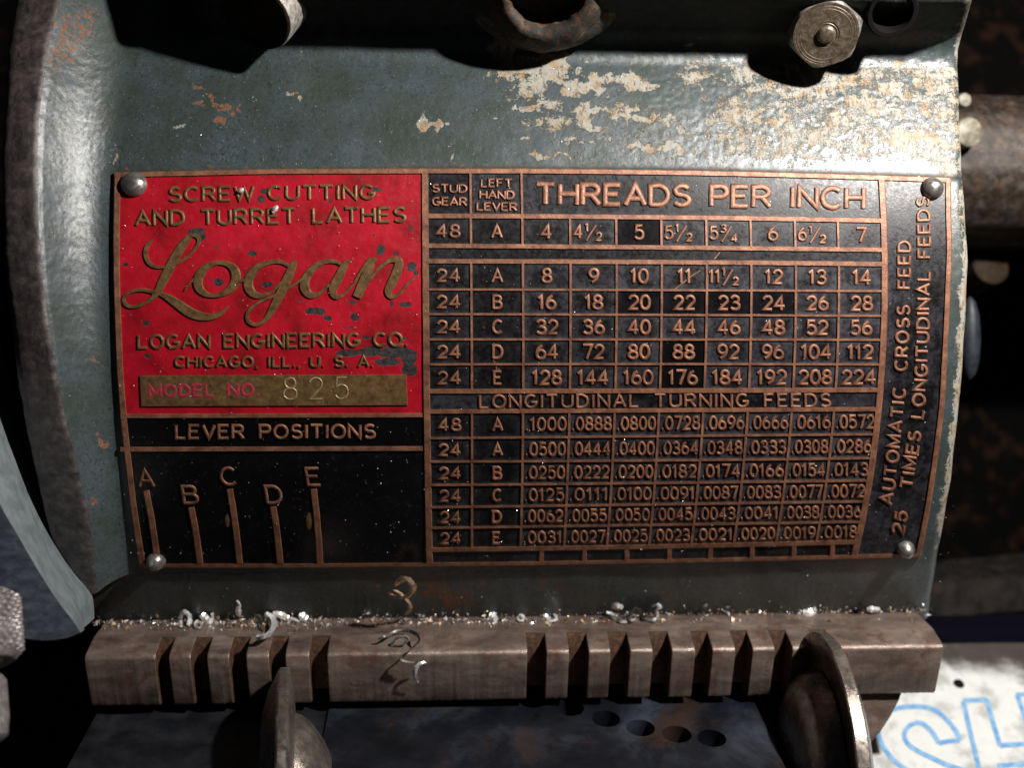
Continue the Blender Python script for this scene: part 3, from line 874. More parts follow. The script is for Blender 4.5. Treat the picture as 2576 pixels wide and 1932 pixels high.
def text(acc, s, path, cap, hw, gap=0.30, h0=H_SHEET, h1=H_LET, space=None, flat=False, offc=0.0):
    """lay s along the baseline path (px) filling its length"""
    path = np.asarray(path, float)
    seg = np.linalg.norm(np.diff(path, axis=0), axis=1); cum = np.concatenate([[0], np.cumsum(seg)])
    adv = 0.0; pos = []
    for i, ch in enumerate(s):
        pos.append(adv)
        w = GL[ch][0] if not (ch == ' ' and space is not None) else space
        adv += w + (gap if i < len(s) - 1 else 0)
    k = cum[-1] / adv
    for ch, x0 in zip(s, pos):
        def tf(gx, gy, x0=x0):
            d = (x0 + gx) * k
            px_ = np.interp(d, cum, path[:, 0]); py_ = np.interp(d, cum, path[:, 1])
            e = 6.0
            ax_, ay_ = np.interp(d - e, cum, path[:, 0]), np.interp(d - e, cum, path[:, 1])
            bx_, by_ = np.interp(d + e, cum, path[:, 0]), np.interp(d + e, cum, path[:, 1])
            t = np.array([bx_ - ax_, by_ - ay_]); t /= np.linalg.norm(t)
            upv = np.array([t[1], -t[0]])
            return (px_ + upv[0] * gy * cap, py_ + upv[1] * gy * cap)
        glyph(acc, ch, tf, hw, h0, h1, flat)

def panel(name, x0f, x1f, y0f, y1f, mat, nx=6, ny=4, h=H_EN, haze_glare=0.6, brown=0.0, dense=None):
    U = np.linspace(0, 1, nx); Vv = np.linspace(0, 1, ny)
    PXp = np.zeros((ny, nx)); PYp = np.zeros((ny, nx))
    for i, v in enumerate(Vv):
        for j, u in enumerate(U):
            y = y0f(1500) * (1 - v) + y1f(1500) * v
            for _ in range(3):
                x = x0f(y) * (1 - u) + x1f(y) * u
                y = y0f(x) * (1 - v) + y1f(x) * v
            PXp[i, j] = x; PYp[i, j] = y
    a = Acc(); a.grid(W(PXp, PYp, h))
    at_ = None
    if dense is not None: at_ = dict(wear=dense(PXp, PYp))
    c = W(PXp.mean(), PYp.mean(), h)
    o = mesh_obj(name, a, MAT[mat], plate, 60, at_)
    o['haze_glare'] = float(haze_glare); o['brown'] = float(brown)
    return o

# ---- table cells with their numerals
HEAD = [["48", "A", "4", "4 1 2", "5", "5 1 2", "5 3 4", "6", "6 1 2", "7"]]
UPR = [["24", "A", "8", "9", "10", "11", "11 1 2", "12", "13", "14"],
       ["24", "B", "16", "18", "20", "22", "23", "24", "26", "28"],
       ["24", "C", "32", "36", "40", "44", "46", "48", "52", "56"],
       ["24", "D", "64", "72", "80", "88", "92", "96", "104", "112"],
       ["24", "E", "128", "144", "160", "176", "184", "192", "208", "224"]]
LOW = [["48", "A", ".1000", ".0888", ".0800", ".0728", ".0696", ".0666", ".0616", ".0572"],
       ["24", "A", ".0500", ".0444", ".0400", ".0364", ".0348", ".0333", ".0308", ".0286"],
       ["24", "B", ".0250", ".0222", ".0200", ".0182", ".0174", ".0166", ".0154", ".0143"],
       ["24", "C", ".0125", ".0111", ".0100", ".0091", ".0087", ".0083", ".0077", ".0072"],
       ["24", "D", ".0062", ".0055", ".0050", ".0045", ".0043", ".0041", ".0038", ".0036"],
       ["24", "E", ".0031", ".0027", ".0025", ".0023", ".0021", ".0020", ".0019", ".0018"]]
GLOSSY = {(2, 6), (2, 7), (2, 4), (4, 5), (5, 5), (0, 4), (2, 5)}
def cell(k0, k1, c0, c1, txt, rid, hz):
    o = panel("enamel_cell", lambda y: vx(c0, y), lambda y: vx(c1, y), lambda x: ry(k0, x), lambda x: ry(k1, x), 'black', 7, 5, haze_glare=hz, brown=0.3)
    if not txt: return o
    xm = 0.5 * (vx(c0, 0.5 * (ry(k0, 1600) + ry(k1, 1600))) + vx(c1, 0.5 * (ry(k0, 1600) + ry(k1, 1600))))
    ym = 0.5 * (ry(k0, xm) + ry(k1, xm))
    xm = 0.5 * (vx(c0, ym) + vx(c1, ym)); wcell = vx(c1, ym) - vx(c0, ym)
    slope = (ry(k1, xm + 40) - ry(k1, xm - 40)) / 80.0
    a = Acc()
    def T(x0, y0, sx, sy): return lambda gx, gy: (x0 + gx * sx, y0 - gy * sy + (x0 + gx * sx - xm) * slope)
    parts = txt.split()
    low = k0 >= 9
    if len(parts) == 3:
        cap = 31.0
        w1 = sum(GL[ch][0] for ch in parts[0]) + 0.24 * (len(parts[0]) - 1)
        x = xm - wcell * 0.42 if len(parts[0]) == 1 else xm - wcell * 0.45
        for ch in parts[0]:
            glyph(a, ch, T(x, ym + cap / 2, cap * 0.98, cap), 3.3, H_SHEET, H_LET)
            x += (GL[ch][0] + 0.24) * cap * (0.9 if len(parts[0]) == 2 else 1.0)
        nw = GL[parts[1]][0]
        glyph(a, parts[1], T(x + 1, ym - 2, 20, 19), 2.6, H_SHEET, H_LET)
        glyph(a, '/', T(x + 3, ym + 19, 48, 34), 2.7, H_SHEET, H_LET - .02)
        glyph(a, parts[2], T(x + 28, ym + 21, 20, 19), 2.7, H_SHEET, H_LET)
    else:
        s = parts[0]
        if low and c0 >= 2: cap, hw, g, sx = 31.0 - (k0 - 9) * 0.7, 3.1, 0.24, 0.86
        elif c0 >= 2: cap, hw, g, sx = 33.5, 3.7, 0.22, 1.04
        elif c0 == 1: cap, hw, g, sx = 31.0, 3.5, 0.2, 0.98
        else: cap, hw, g, sx = 29.5, 3.4, 0.26, 1.22
        if k0 >= 9 and c0 < 2: cap -= 1.5 + (k0 - 9) * 0.5
        tot = sum(GL[ch][0] for ch in s) + g * (len(s) - 1)
        sxp = cap * sx
        maxw = wcell * (0.84 if low else 0.82)
        if tot * sxp > maxw: sxp = maxw / tot
        if low and c0 >= 2: sxp = maxw / tot
        x = xm - tot * sxp / 2
        for ch in s:
            glyph(a, ch, T(x, ym + cap / 2, sxp, cap), hw, H_SHEET, H_LET)
            x += (GL[ch][0] + g) * sxp
    mesh_obj("raised_lettering", a, MAT['letter'], o, 50)
    return o

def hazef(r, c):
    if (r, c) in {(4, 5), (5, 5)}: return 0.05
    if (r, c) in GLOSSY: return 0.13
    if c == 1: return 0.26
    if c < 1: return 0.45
    return 0.62 + 0.045 * c + random.uniform(-.08, .08)  # paler to the right: lamp glare painted into the grey
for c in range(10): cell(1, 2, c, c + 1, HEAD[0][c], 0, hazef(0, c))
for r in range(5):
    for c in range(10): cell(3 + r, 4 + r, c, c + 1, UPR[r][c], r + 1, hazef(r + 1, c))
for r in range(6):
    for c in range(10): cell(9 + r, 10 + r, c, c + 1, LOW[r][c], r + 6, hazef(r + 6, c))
panel("enamel_cell", lambda y: vx(0, y), lambda y: vx(10, y), lambda x: ry(2, x), lambda x: ry(3, x), 'black', 40, 4, haze_glare=0.35)
o = panel("enamel_cell", lambda y: vx(0, y), lambda y: vx(10, y), lambda x: ry(8, x), lambda x: ry(9, x), 'black', 40, 4, haze_glare=0.6)
a = Acc(); xs = np.linspace(1207, 2088, 40)
text(a, "LONGITUDINAL TURNING FEEDS", np.stack([xs, np.interp(xs, [1207, 1640, 2088], [1026, 1023.5, 1023])], 1), 31, 3.3, 0.34)
mesh_obj("raised_lettering", a, MAT['letter'], o, 50)
# header cells
o = panel("enamel_cell", lambda y: vx(0, y), lambda y: vx(1, y), lambda x: ry(0, x), lambda x: ry(1, x), 'black', 8, 8, haze_glare=0.3)
a = Acc(); text(a, "STUD", [(1088, 482), (1173, 483)], 18.5, 2.6, .22); text(a, "GEAR", [(1088, 515), (1173, 516)], 18.5, 2.7, .2)
mesh_obj("raised_lettering", a, MAT['letter'], o, 50)
o = panel("enamel_cell", lambda y: vx(1, y), lambda y: vx(2, y), lambda x: ry(0, x), lambda x: ry(1, x), 'black', 8, 8, haze_glare=0.7)
a = Acc(); text(a, "LEFT", [(1211, 469), (1287, 469)], 18.5, 2.6, .24); text(a, "HAND", [(1207, 498), (1292, 499)], 18.5, 2.7, .22); text(a, "LEVER", [(1200, 528), (1299, 529)], 18.5, 2.7, .22)
mesh_obj("raised_lettering", a, MAT['letter'], o, 50)
o = panel("enamel_cell", lambda y: vx(2, y), lambda y: vx(10, y), lambda x: ry(0, x), lambda x: ry(1, x), 'black', 50, 8, haze_glare=0.55)
a = Acc(); xs = np.linspace(1350, 2172, 30)
text(a, "THREADS PER INCH", np.stack([xs, np.interp(xs, [1350, 1740, 2172], [512, 516, 523])], 1), 49, 6.2, 0.24, space=.42)
mesh_obj("raised_lettering", a, MAT['letter'], o, 50)
# bottom strip
tx = [1079, 1362, 1470, 1577, 1684, 1787, 1892, 1997, 2094, 2153]
for q in range(len(tx) - 1):
    panel("enamel_cell", (lambda y, v=tx[q]: v), (lambda y, v=tx[q + 1]: v), lambda x: ry(15, x), lambda x: ry(16, x), 'black', 8, 3, haze_glare=0.5)
# right hand column
o = panel("enamel_cell", lambda y: vx(10, y), lambda y: np.interp(y, Rb[:, 0], Rb[:, 1]) - 6, lambda x: ry(0, x) + 1, lambda x: ry(16, x), 'black', 10, 40, haze_glare=0.62, brown=1.6)
a = Acc()
c1 = catmull([(2243, 1270), (2260, 1143), (2274, 1004), (2283, 872), (2288, 721), (2289, 608)], 10)
text(a, "AUTOMATIC CROSS FEED", c1, 29, 3.6, 0.34, space=.7)
c2 = catmull([(2271, 1345), (2289, 1255), (2309, 1130), (2322, 1040), (2333, 900), (2338, 700), (2339, 600), (2336, 495)], 10)
text(a, "25  TIMES LONGITUDINAL FEEDS", c2, 29, 3.6, 0.30, space=.45)
mesh_obj("raised_lettering", a, MAT['letter'], o, 50)

# ---- left side: red panel
def zA(p): return (270 + p[0] * .3707, 410 + p[1] * .3707)
red_chips = [(605, 470, 62, 30, 1), (630, 500, 40, 30, 1), (985, 615, 32, 20, 1), (1855, 590, 34, 40, 1), (1955, 615, 26, 18, .9), (2065, 705, 34, 36, 1), (2095, 740, 18, 26, .9), (755, 808, 42, 28, 1),
    (1085, 825, 38, 24, 1), (125, 690, 20, 15, .9), (265, 1085, 26, 20, 1), (1312, 935, 17, 13, .8), (1400, 1005, 62, 24, 1), (1450, 1010, 30, 26, 1), (1495, 1052, 30, 20, 1),
    (1665, 945, 28, 17, .9), (1680, 1045, 34, 28, .95), (1925, 955, 18, 27, .9), (2025, 960, 45, 18, 1), (2045, 1010, 20, 12, .8), (1605, 1115, 18, 12, .8), (1650, 1113, 18, 12, .8), (275, 1310, 25, 18, .9),
    (1070, 190, 36, 22, 1), (1045, 245, 28, 26, 1), (1830, 180, 38, 16, .9), (1510, 255, 14, 20, .8), (1765, 1185, 40, 14, .9), (2000, 1190, 40, 14, .9), (1640, 1290, 85, 24, 1.1), (1790, 1280, 90, 34, 1.1),
    (1960, 1285, 130, 40, 1.15), (2050, 1400, 55, 50, 1.1), (1900, 1350, 90, 30, 1.0), (2045, 1320, 60, 60, 1.15), (2055, 440, 22, 18, .8), (1870, 430, 12, 10, .7), (1803, 490, 14, 9, .7), (740, 575, 15, 11, .7),
    (885, 588, 15, 8, .7), (1290, 575, 12, 8, .6), (855, 130, 22, 10, .8), (400, 300, 30, 14, .6), (575, 125, 9, 7, .6), (1940, 700, 20, 10, .6)]
RC = [(*zA((x, y)), rx * .3707 * 1.05, ry_ * .3707 * 1.05, s) for x, y, rx, ry_, s in red_chips]
def red_wear(PXp, PYp):
    w = blobs(PXp, PYp, RC, 1.45)
    edge = np.minimum.reduce([np.abs(PXp - 1052), np.abs(PYp - 442)])
    return np.maximum(w * 0.80, np.clip(1 - edge / 14, 0, 1) * 0.28)
red = panel("red_enamel_panel", lambda y: np.interp(y, Lb[:, 0], Lb[:, 1]) + 9, lambda y: vx(0, y), top_y, lambda x: 1046, 'red', 420, 340, dense=red_wear)
a = Acc()
text(a, "SCREW CUTTING", [(426, 505), (690, 501), (941, 499)], 33, 3.7, 0.28, space=.32)
mesh_obj("raised_lettering", a, MAT['script'], red, 50); a = Acc()
text(a, "AND TURRET LATHES", [(342, 566), (690, 561), (1019, 557)], 35, 3.9, 0.28, space=.50)
mesh_obj("raised_lettering", a, MAT['script'], red, 50); a = Acc()
text(a, "LOGAN ENGINEERING CO.", [(348, 876), (690, 873), (1024, 870)], 32, 3.6, 0.28, space=.45)
mesh_obj("raised_lettering", a, MAT['script'], red, 50); a = Acc()
text(a, "CHICAGO, ILL., U. S. A.", [(441, 923), (690, 923), (938, 922)], 25, 3.2, 0.28, space=.34)
mesh_obj("raised_lettering", a, MAT['script'], red, 50)
# the script name, variable width strokes traced in the plate's own plane
def scr(acc, pts, h=H_LET):
    p = np.array([(*zA(q[:2]), q[2] * .3707) for q in pts])
    c = catmull(p, 7)
    ribbon(acc, c[:, :2], np.maximum(c[:, 2] * 1.12, 1.5), H_SHEET, h, True)
a = Acc()
scr(a, [(305, 522, 6), (270, 560, 13), (258, 615, 14), (280, 675, 13), (335, 705, 10), (420, 700, 8), (520, 655, 9), (590, 590, 10), (622, 530, 12), (605, 495, 13), (560, 492, 12), (525, 530, 22)], 1.0)
scr(a, [(575, 492, 8), (530, 530, 24), (480, 600, 29), (420, 710, 31), (375, 800, 29), (335, 880, 22), (280, 935, 12), (205, 972, 10), (140, 970, 11), (110, 935, 12), (125, 895, 11), (175, 868, 10), (250, 862, 11), (330, 880, 13)], 1.03)
scr(a, [(300, 872, 8), (370, 893, 14), (430, 925, 24), (500, 975, 30), (570, 1020, 31), (640, 1042, 27), (710, 1044, 20), (770, 1020, 14), (822, 972, 5)], 1.01)
th = np.radians(np.linspace(95, 455, 16))
op = []
for t in th:
    x = math.cos(t) * 128; y = math.sin(t) * 112
    op.append((742 + x + y * 0.20, 788 - y, 12 + 19 * abs(math.cos(t)) ** 1.4))
scr(a, op, 1.02)
scr(a, [(524, 865, 4), (560, 815, 7), (600, 775, 8)], .98)
scr(a, [(870, 800, 10), (905, 800, 9), (945, 785, 9)], .98)
scr(a, [(1238, 700, 8), (1180, 672, 12), (1110, 672, 14), (1030, 700, 20), (968, 765, 28), (955, 835, 30), (990, 888, 24), (1050, 900, 15), (1120, 870, 9), (1190, 800, 8)], 1.0)
scr(a, [(1285, 660, 4), (1260, 690, 22), (1225, 770, 29), (1180, 870, 30), (1130, 970, 26), (1075, 1060, 16), (1010, 1098, 12), (955, 1070, 12), (955, 1010, 11), (1020, 950, 9), (1120, 905, 9), (1220, 855, 9), (1320, 790, 9)], 1.03)
scr(a, [(1590, 690, 8), (1540, 668, 12), (1470, 672, 15), (1395, 715, 22), (1342, 790, 29), (1340, 855, 30), (1380, 897, 22), (1440, 885, 12), (1510, 820, 8)], 1.0)
scr(a, [(1640, 655, 4), (1610, 690, 22), (1570, 770, 29), (1530, 850, 28), (1545, 905, 18), (1600, 895, 10), (1670, 820, 8), (1730, 720, 9), (1775, 660, 12)], 1.02)
scr(a, [(1835, 655, 4), (1790, 665, 26), (1765, 730, 31), (1730, 820, 31), (1690, 908, 28)], 1.04)
scr(a, [(1720, 880, 8), (1790, 780, 9), (1860, 700, 12), (1920, 660, 16), (1975, 665, 25), (1965, 730, 30), (1930, 810, 29), (1905, 870, 24), (1930, 908, 15), (1990, 880, 10), (2050, 810, 8), (2105, 770, 5)], 1.01)
mesh_obj("script_lettering", a, MAT['script'], red, 35)
# raised model number bar
a = Acc()
U = np.linspace(0, 1, 30); Vv = np.linspace(0, 1, 8)
PXp = np.array([[352 + (1021 - 352) * u + 4 * v for u in U] for v in Vv]); PYp = np.array([[946 + (1022 - 946) * v - 3 * u for u in U] for v in Vv])
Gt = W(PXp, PYp, 1.0); a.grid(Gt)
lp_px = np.concatenate([PXp[0], PXp[1:, -1], PXp[-1, -2::-1], PXp[-2:0:-1, 0]]); lp_py = np.concatenate([PYp[0], PYp[1:, -1], PYp[-1, -2::-1], PYp[-2:0:-1, 0]])
cxm, cym = lp_px.mean(), lp_py.mean()
a.grid(np.stack([W(lp_px, lp_py, 1.0), W(lp_px + np.sign(lp_px - cxm) * 1.5, lp_py + np.sign(lp_py - cym) * 1.5, 0.5)]), closed_u=True)
mb = mesh_obj("model_number_bar", a, MAT['script'], red, 30)
a = Acc(); text(a, "MODEL NO.", [(376, 998), (650, 995)], 28, 3.3, .32, h0=0.98, h1=1.06, space=.5)
o = mesh_obj("raised_lettering", a, MAT['pink'], red, 50); o['label'] = "dull red letters MODEL NO."
a = Acc(); text(a, "825", [(713, 1005), (876, 1003)], 54, 1.9, .55, h0=0.98, h1=1.09)
o = mesh_obj("stamped_number", a, MAT['engrave'], red, 50); o['label'] = "thin bright stamped number 825"
# lever positions
lx = lambda y: np.interp(y, Lb[:, 0], Lb[:, 1]) + 9
o = panel("enamel_cell", lx, lambda y: vx(0, y), lambda x: 1046, lambda x: 1130, 'black', 40, 6, haze_glare=0.03, brown=.2)
a = Acc(); text(a, "LEVER POSITIONS", [(443, 1103), (942, 1102)], 32, 3.6, .28, space=.5); mesh_obj("raised_lettering", a, MAT['letter'], o, 50)
o = panel("enamel_cell", lx, lambda y: vx(0, y), lambda x: 1130, lambda x: np.interp(x, [340, 1070], [1424, 1421]), 'black', 50, 24, haze_glare=0.06, brown=1.0)
a = Acc()
for ch, cx, cy, w in (('A', 366, 1203, 42), ('B', 478, 1245, 40), ('C', 574, 1199, 42), ('D', 688, 1245, 42), ('E', 787, 1200, 36)):
    gw = GL[ch][0]
    glyph(a, ch, lambda gx, gy: (cx + (gx / gw - .5) * w * .86 + (0.5 - gy) * 6, cy - (gy - .5) * 42), 3.6, H_SHEET, H_LET)
mesh_obj("raised_lettering", a, MAT['copper'], o, 50)
for (x0, y0, x1, y1) in ((368, 1236, 394, 1400), (481, 1278, 503, 1419), (578, 1232, 603, 1419), (687, 1276, 705, 1419), (789, 1232, 805, 1420)):
    add_rule("lever_mark", wob([(x0 + (x1 - x0) * t + 2 * math.sin(t * 3.1), y0 + (y1 - y0) * t) for t in np.linspace(0, 1, 10)], 1.2), 8.2)
for (cx, cy, w, h) in ((573, 1310, 7, 17), (778, 1311, 8, 22)):
    a = Acc(); th = np.linspace(0, 2 * math.pi, 14, endpoint=False)
    ring = W(cx + np.cos(th) * w, cy + np.sin(th) * h, H_EN + 0.0); cen = W([cx], [cy], H_EN + 0.22)
    a.add(np.vstack([ring, cen]), [(i, (i + 1) % 14, 14) for i in range(14)])
    mesh_obj("scuffed_copper_spot", a, MAT['script'], plate, 60)

for pts in ([(1811, 634), (1804, 643), (1797, 651)], [(1762, 680), (1745, 690), (1722, 708), (1698, 727)], [(1240, 905), (1248, 918), (1250, 938)]):
    a = Acc(); ribbon(a, pts, 1.5, H_SHEET, H_EN + 0.10); mesh_obj("scratch", a, MAT['letter'], plate, 60)

def rivet(px, py, r, hgt):
    c = W(px, py, 0.6); n = c - np.array([c[0], R0, Z0]); n /= np.linalg.norm(n)
    a = Acc()
    prof = [(-0.3, r * 0.97), (0.15, r)] + [(0.15 + hgt * math.sin(t), r * math.cos(t)) for t in np.linspace(0.08, math.pi / 2 - 0.001, 12)]
    lathe(a, c, n, prof, 40, rfun=lambda th, i: 1 + 0.012 * np.sin(3 * th + px) * (1 if i < 10 else 0))
    mesh_obj("rivet", a, MAT['rivet'], plate, 60)
rivet(338, 464, 2.75, 2.1); rivet(2344, 474, 2.5, 2.1); rivet(393, 1410, 2.2, 2.6); rivet(2276, 1378, 2.1, 3.0)

# ------------------------------------------------------------------ slotted gate bar
# bar section (y, z): wall joint, ledge, chamfer, sloping face
SEC_BAR = [(26.0, -58.95), (24.0, -59.3), (19.3, -61.5), (18.55, -61.95), (18.1, -62.5), (18.05, -63.2), (22.6, -74.2), (23.2, -74.8)]
bar = thing("gate_bar", "long brown steel gate bar with comb slots below the name plate", "gate bar", (0, 25, -66))
def bx(px, py=1660, y=18.5):
    return float(at(px, py, y)[0])
def bar_block(x0, x1, name, mat='bar', back=29.5, skew=0.0):
    a = Acc()
    sec_ = SEC_BAR + [(back, -74.8), (back, -60.4)]
    n = max(3, int(abs(x1 - x0) / 0.35))
    P = np.zeros((n + 4, len(sec_), 3))
    xs = np.concatenate([[x0, x0 + 0.09], np.linspace(x0 + .2, x1 - .2, n), [x1 - 0.09, x1]])
    cy_, cz_ = 24.5, -66.0
    for i, x in enumerate(xs):
        k = 0.0 if 1 < i < n + 2 else (0.03 if i in (1, n + 2) else 0.12)
        for j, (yy, zz) in enumerate(sec_):
            dy_, dz_ = cy_ - yy, cz_ - zz; L = math.hypot(dy_, dz_)
            P[i, j] = (x, yy + dy_ / L * k, zz + dz_ / L * k)
    nn = vnoise(P[..., 0] * 1.0 + 50, P[..., 2] * 1.0, 0.35, 31, 3) - .5
    nn2 = vnoise(P[..., 0] + 9, P[..., 2], 1.3, 33, 2) - .5
    P[..., 1] += (nn * 0.22 + nn2 * 0.14) * (P[..., 1] < 28); P[..., 2] += nn2 * 0.16 * (P[..., 1] < 28)
    a.grid(P, closed_u=True)
    a.add(P[0], [tuple(range(len(sec_)))]); a.add(P[-1], [tuple(range(len(sec_)))])
    o = mesh_obj(name, a, MAT[mat], bar, 40)
    o.data.materials.append(MAT['slot'])
    for q in (-1, -2): o.data.polygons[q].material_index = 1
    return o
teeth = [(214, 391, 'bar_block'), (426, 480, 'tooth'), (522, 577, 'tooth'), (620, 677, 'tooth'), (719, 778, 'tooth'), (824, 1326, 'bar_block'),
         (1375, 1431, 'tooth'), (1481, 1535, 'tooth'), (1585, 1641, 'tooth'), (1690, 1748, 'tooth'), (1792, 1849, 'tooth'), (1893, 1948, 'tooth'),
         (1993, 2052, 'tooth'), (2094, 2372, 'bar_block')]
for l, r, nm in teeth:
    bar_block(bx(l), bx(r), nm)
a = Acc()
xl, xr = bx(218), bx(2368)
prof = [(23.95, -59.42), (25.4, -59.35), (40, -59.35), (40, -73.0), (26.5, -72.5), (23.8, -62.5)]
P_ = np.array([[(x, yy, zz) for yy, zz in prof] for x in np.linspace(xl, xr, 60)])
a.grid(P_, closed_u=True); a.add(P_[0], [tuple(range(6))]); a.add(P_[-1], [tuple(range(6))])
mesh_obj("slot_wall", a, MAT['slot'], bar, 30)
a = Acc()
prof = [(24.0, -59.32), (29.0, -58.3), (33.6, -57.35), (37, -57.35), (37, -59.3), (24.4, -59.36)]
P_ = np.array([[(x, yy, zz) for yy, zz in prof] for x in np.linspace(xl - 0.3, xr + 0.3, 200)])
P_[..., 2] += (vnoise(P_[..., 0], P_[..., 1], 0.3, 77, 3) - .5) * 0.25 * (P_[..., 2] > -59)
a.grid(P_, closed_u=True); a.add(P_[0], [tuple(range(6))]); a.add(P_[-1], [tuple(range(6))])
mesh_obj("ledge", a, MAT['bar'], bar, 30)

# ------------------------------------------------------------------ lower panel with its row of index holes
pan = thing("lower_panel", "dark blue grey panel with a slanting row of round index holes under the bar", "panel", (0, 20, -80))
py0, pz0, py1, pz1 = 38.0, -73.2, -60.0, -101.5
def on_panel(px, py):
    d = ray(px, py)
    m = (pz1 - pz0) / (py1 - py0)
    # z = pz0 + m (y - py0)
    t = (pz0 + m * (CAM[1] - py0) - CAM[2]) / (d[2] - m * d[1])
    return CAM + d * t
holes = [(1340, 1762), (1434, 1782), (1524, 1809), (1611, 1832), (1703, 1848), (1790, 1858)]
sl = np.array([0, py1 - py0, pz1 - pz0]); sl /= np.linalg.norm(sl); pn = np.array([0, sl[2], -sl[1]]); 
if pn @ (CAM - np.array([0, py0, pz0])) < 0: pn = -pn
bm = bmesh.new()
def ring_edges(pts):
    vs = [bm.verts.new(Vector(p)) for p in pts]
    return vs, [bm.edges.new((vs[i], vs[(i + 1) % len(vs)])) for i in range(len(vs))]
XS = -42.0
corners = [np.array([XS, py0, pz0]), np.array([60, py0, pz0]), np.array([60, py1, pz1]), np.array([XS, py1, pz1])]
es = ring_edges(corners)[1]
hc = [on_panel(*h) for h in holes]
rings = []
for c in hc:
    pts = [c + np.array([1, 0, 0]) * 3.35 * math.cos(t) + sl * 3.35 * math.sin(t) for t in np.linspace(0, 2 * math.pi, 32, endpoint=False)]
    v_, e_ = ring_edges(pts); es += e_; rings.append(v_)
bmesh.ops.triangle_fill(bm, use_beauty=True, use_dissolve=False, edges=es, normal=Vector(pn))
for r_ in rings:
    low_ = [bm.verts.new(v.co - Vector(pn) * 9) for v in r_]
    n = len(r_)
    for i in range(n): bm.faces.new((r_[i], r_[(i + 1) % n], low_[(i + 1) % n], low_[i]))
    bm.faces.new(low_)
V_ = np.array([v.co[:] for v in bm.verts]); bm.verts.index_update()
F_ = [tuple(v.index for v in f.verts) for f in bm.faces]; bm.free()
a = Acc(); a.add(V_, F_)
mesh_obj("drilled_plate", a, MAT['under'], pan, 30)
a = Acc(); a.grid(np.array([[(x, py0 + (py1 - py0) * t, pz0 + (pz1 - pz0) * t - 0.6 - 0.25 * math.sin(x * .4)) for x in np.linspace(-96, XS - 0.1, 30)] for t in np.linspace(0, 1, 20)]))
mesh_obj("dark_web", a, MAT['darkweb'], pan, 60)  # left part of the panel, in a darker colour
# end casting below the right end of the bar
a = Acc()
outl = [(2020, 1725), (2275, 1722), (2262, 1760), (2240, 1803), (2214, 1843), (2180, 1880), (2150, 1905), (2120, 1950), (2100, 2020), (2020, 2020)]
f0 = np.array([at(x, y, 25.0) for x, y in outl]); f1 = f0 + np.array([-2, 45.0, 2])
a.grid(np.stack([f0, f1]), closed_u=True); a.add(f0, [tuple(range(len(outl)))])
mesh_obj("rounded_end", a, MAT['bar'], pan, 20)

# ------------------------------------------------------------------ two finger-grip levers
def lever(name, label, x, yc, zc, r, side, tilt, dome):
    t = thing(name, label, "lever", (x, yc, zc), "gear levers under the gate bar")
    ax = np.array([side, tilt, 0.0]); ax /= np.linalg.norm(ax)
    a = Acc(); c = np.array([x, yc, zc])
    lathe(a, c, ax, [(-4.6, r - 9), (-3.4, r - 5), (-1.7, r - 1.6), (-1.25, r - 0.5), (-0.7, r - 0.05), (0.9, r), (1.25, r - 0.35), (1.6, r - 1.3), (2.1, r - 4.0), (2.5, r - 8.5), (2.8, 3)] if side > 0 else
          [(-4.6, r - 9), (-3.4, r - 5), (-1.9, r - 1.6), (-1.6, r - 0.5), (-1.2, r - 0.05), (1.2, r), (1.5, r - 0.3), (1.6, r - 1.0), (1.2, r - 3.0), (0.7, r - 7), (0.6, 3)], 140,
          rfun=lambda th, i: 1 + 0.0025 * np.sin(5 * th) + 0.002 * np.sin(17 * th + i))
    mesh_obj("grip_disc", a, MAT['knob'], t, 35)
    a = Acc(); lathe(a, c, ax, dome, 90, rfun=lambda th, i: 1 + 0.004 * np.sin(4 * th + 1))
    mesh_obj("grip_dome", a, MAT['knob'], t, 50)
    a = Acc(); lathe(a, c, ax, [(-9, 5), (-4, 5)], 32)
    mesh_obj("pivot", a, MAT['blackrust'], t, 40)
lever("gear_lever", "steel gear lever grip at the lower left, its dome turned to the right", float(at(706, 1712, 6)[0]) + 0.6, 6.0, -91.5, 28.5, 1, 0.13,
      [(1.5, 18.8), (2.5, 18.6), (4.0, 18.0), (5.8, 16.6), (7.4, 14.6), (9, 12.0), (10.6, 8.6), (11.6, 5.0), (12, 0.001)])
lever("gear_lever", "steel gear lever grip at the lower right, with a bright rim in the last slot", float(at(2078, 1606, 8)[0]), 8.0, -86.0, 29.0, -1, 0.06,
      [(1.0, 20.3), (2.5, 20.1), (4.5, 19.3), (6.4, 17.4), (8.0, 14.4), (9.0, 10.0), (9.4, 5.5), (9.5, 0.001)])

# ------------------------------------------------------------------ pale guard and knurled knob at the left
outer = catmull([(-60, 800), (0, 1012), (50, 1180), (100, 1330), (152, 1445), (186, 1500), (200, 1535), (204, 1586)], 6)
inner = catmull([(-60, 1120), (0, 1268), (38, 1335), (78, 1405), (120, 1475), (158, 1530), (182, 1560), (203, 1592)], 6)
guard = thing("grey_guard", "pale grey enamelled guard casting curving down the left edge", "guard", at(60, 1450, 20))
Po = np.array([at(x, y, 6.0) for x, y in outer]); Pi = np.array([at(x, y, -14.0) for x, y in inner])
Pm = (Po + Pi) / 2 + np.array([0.7, 0, 0.3])
a = Acc(); a.grid(np.stack([Po + np.array([-1, 12, 0]), Po, Pm, Pi]))
mesh_obj("curved_edge", a, MAT['greyband'], guard, 60)
Pl = Pi + np.array([-0.15, -1.0, -0.25])
a = Acc()
left = np.stack([np.full(len(Pi), -140.0), Pi[:, 1], np.interp(np.linspace(0, 1, len(Pi)), [0, 1], [Pi[0, 2], -64.0])], 1)
left[:, 1] = -14
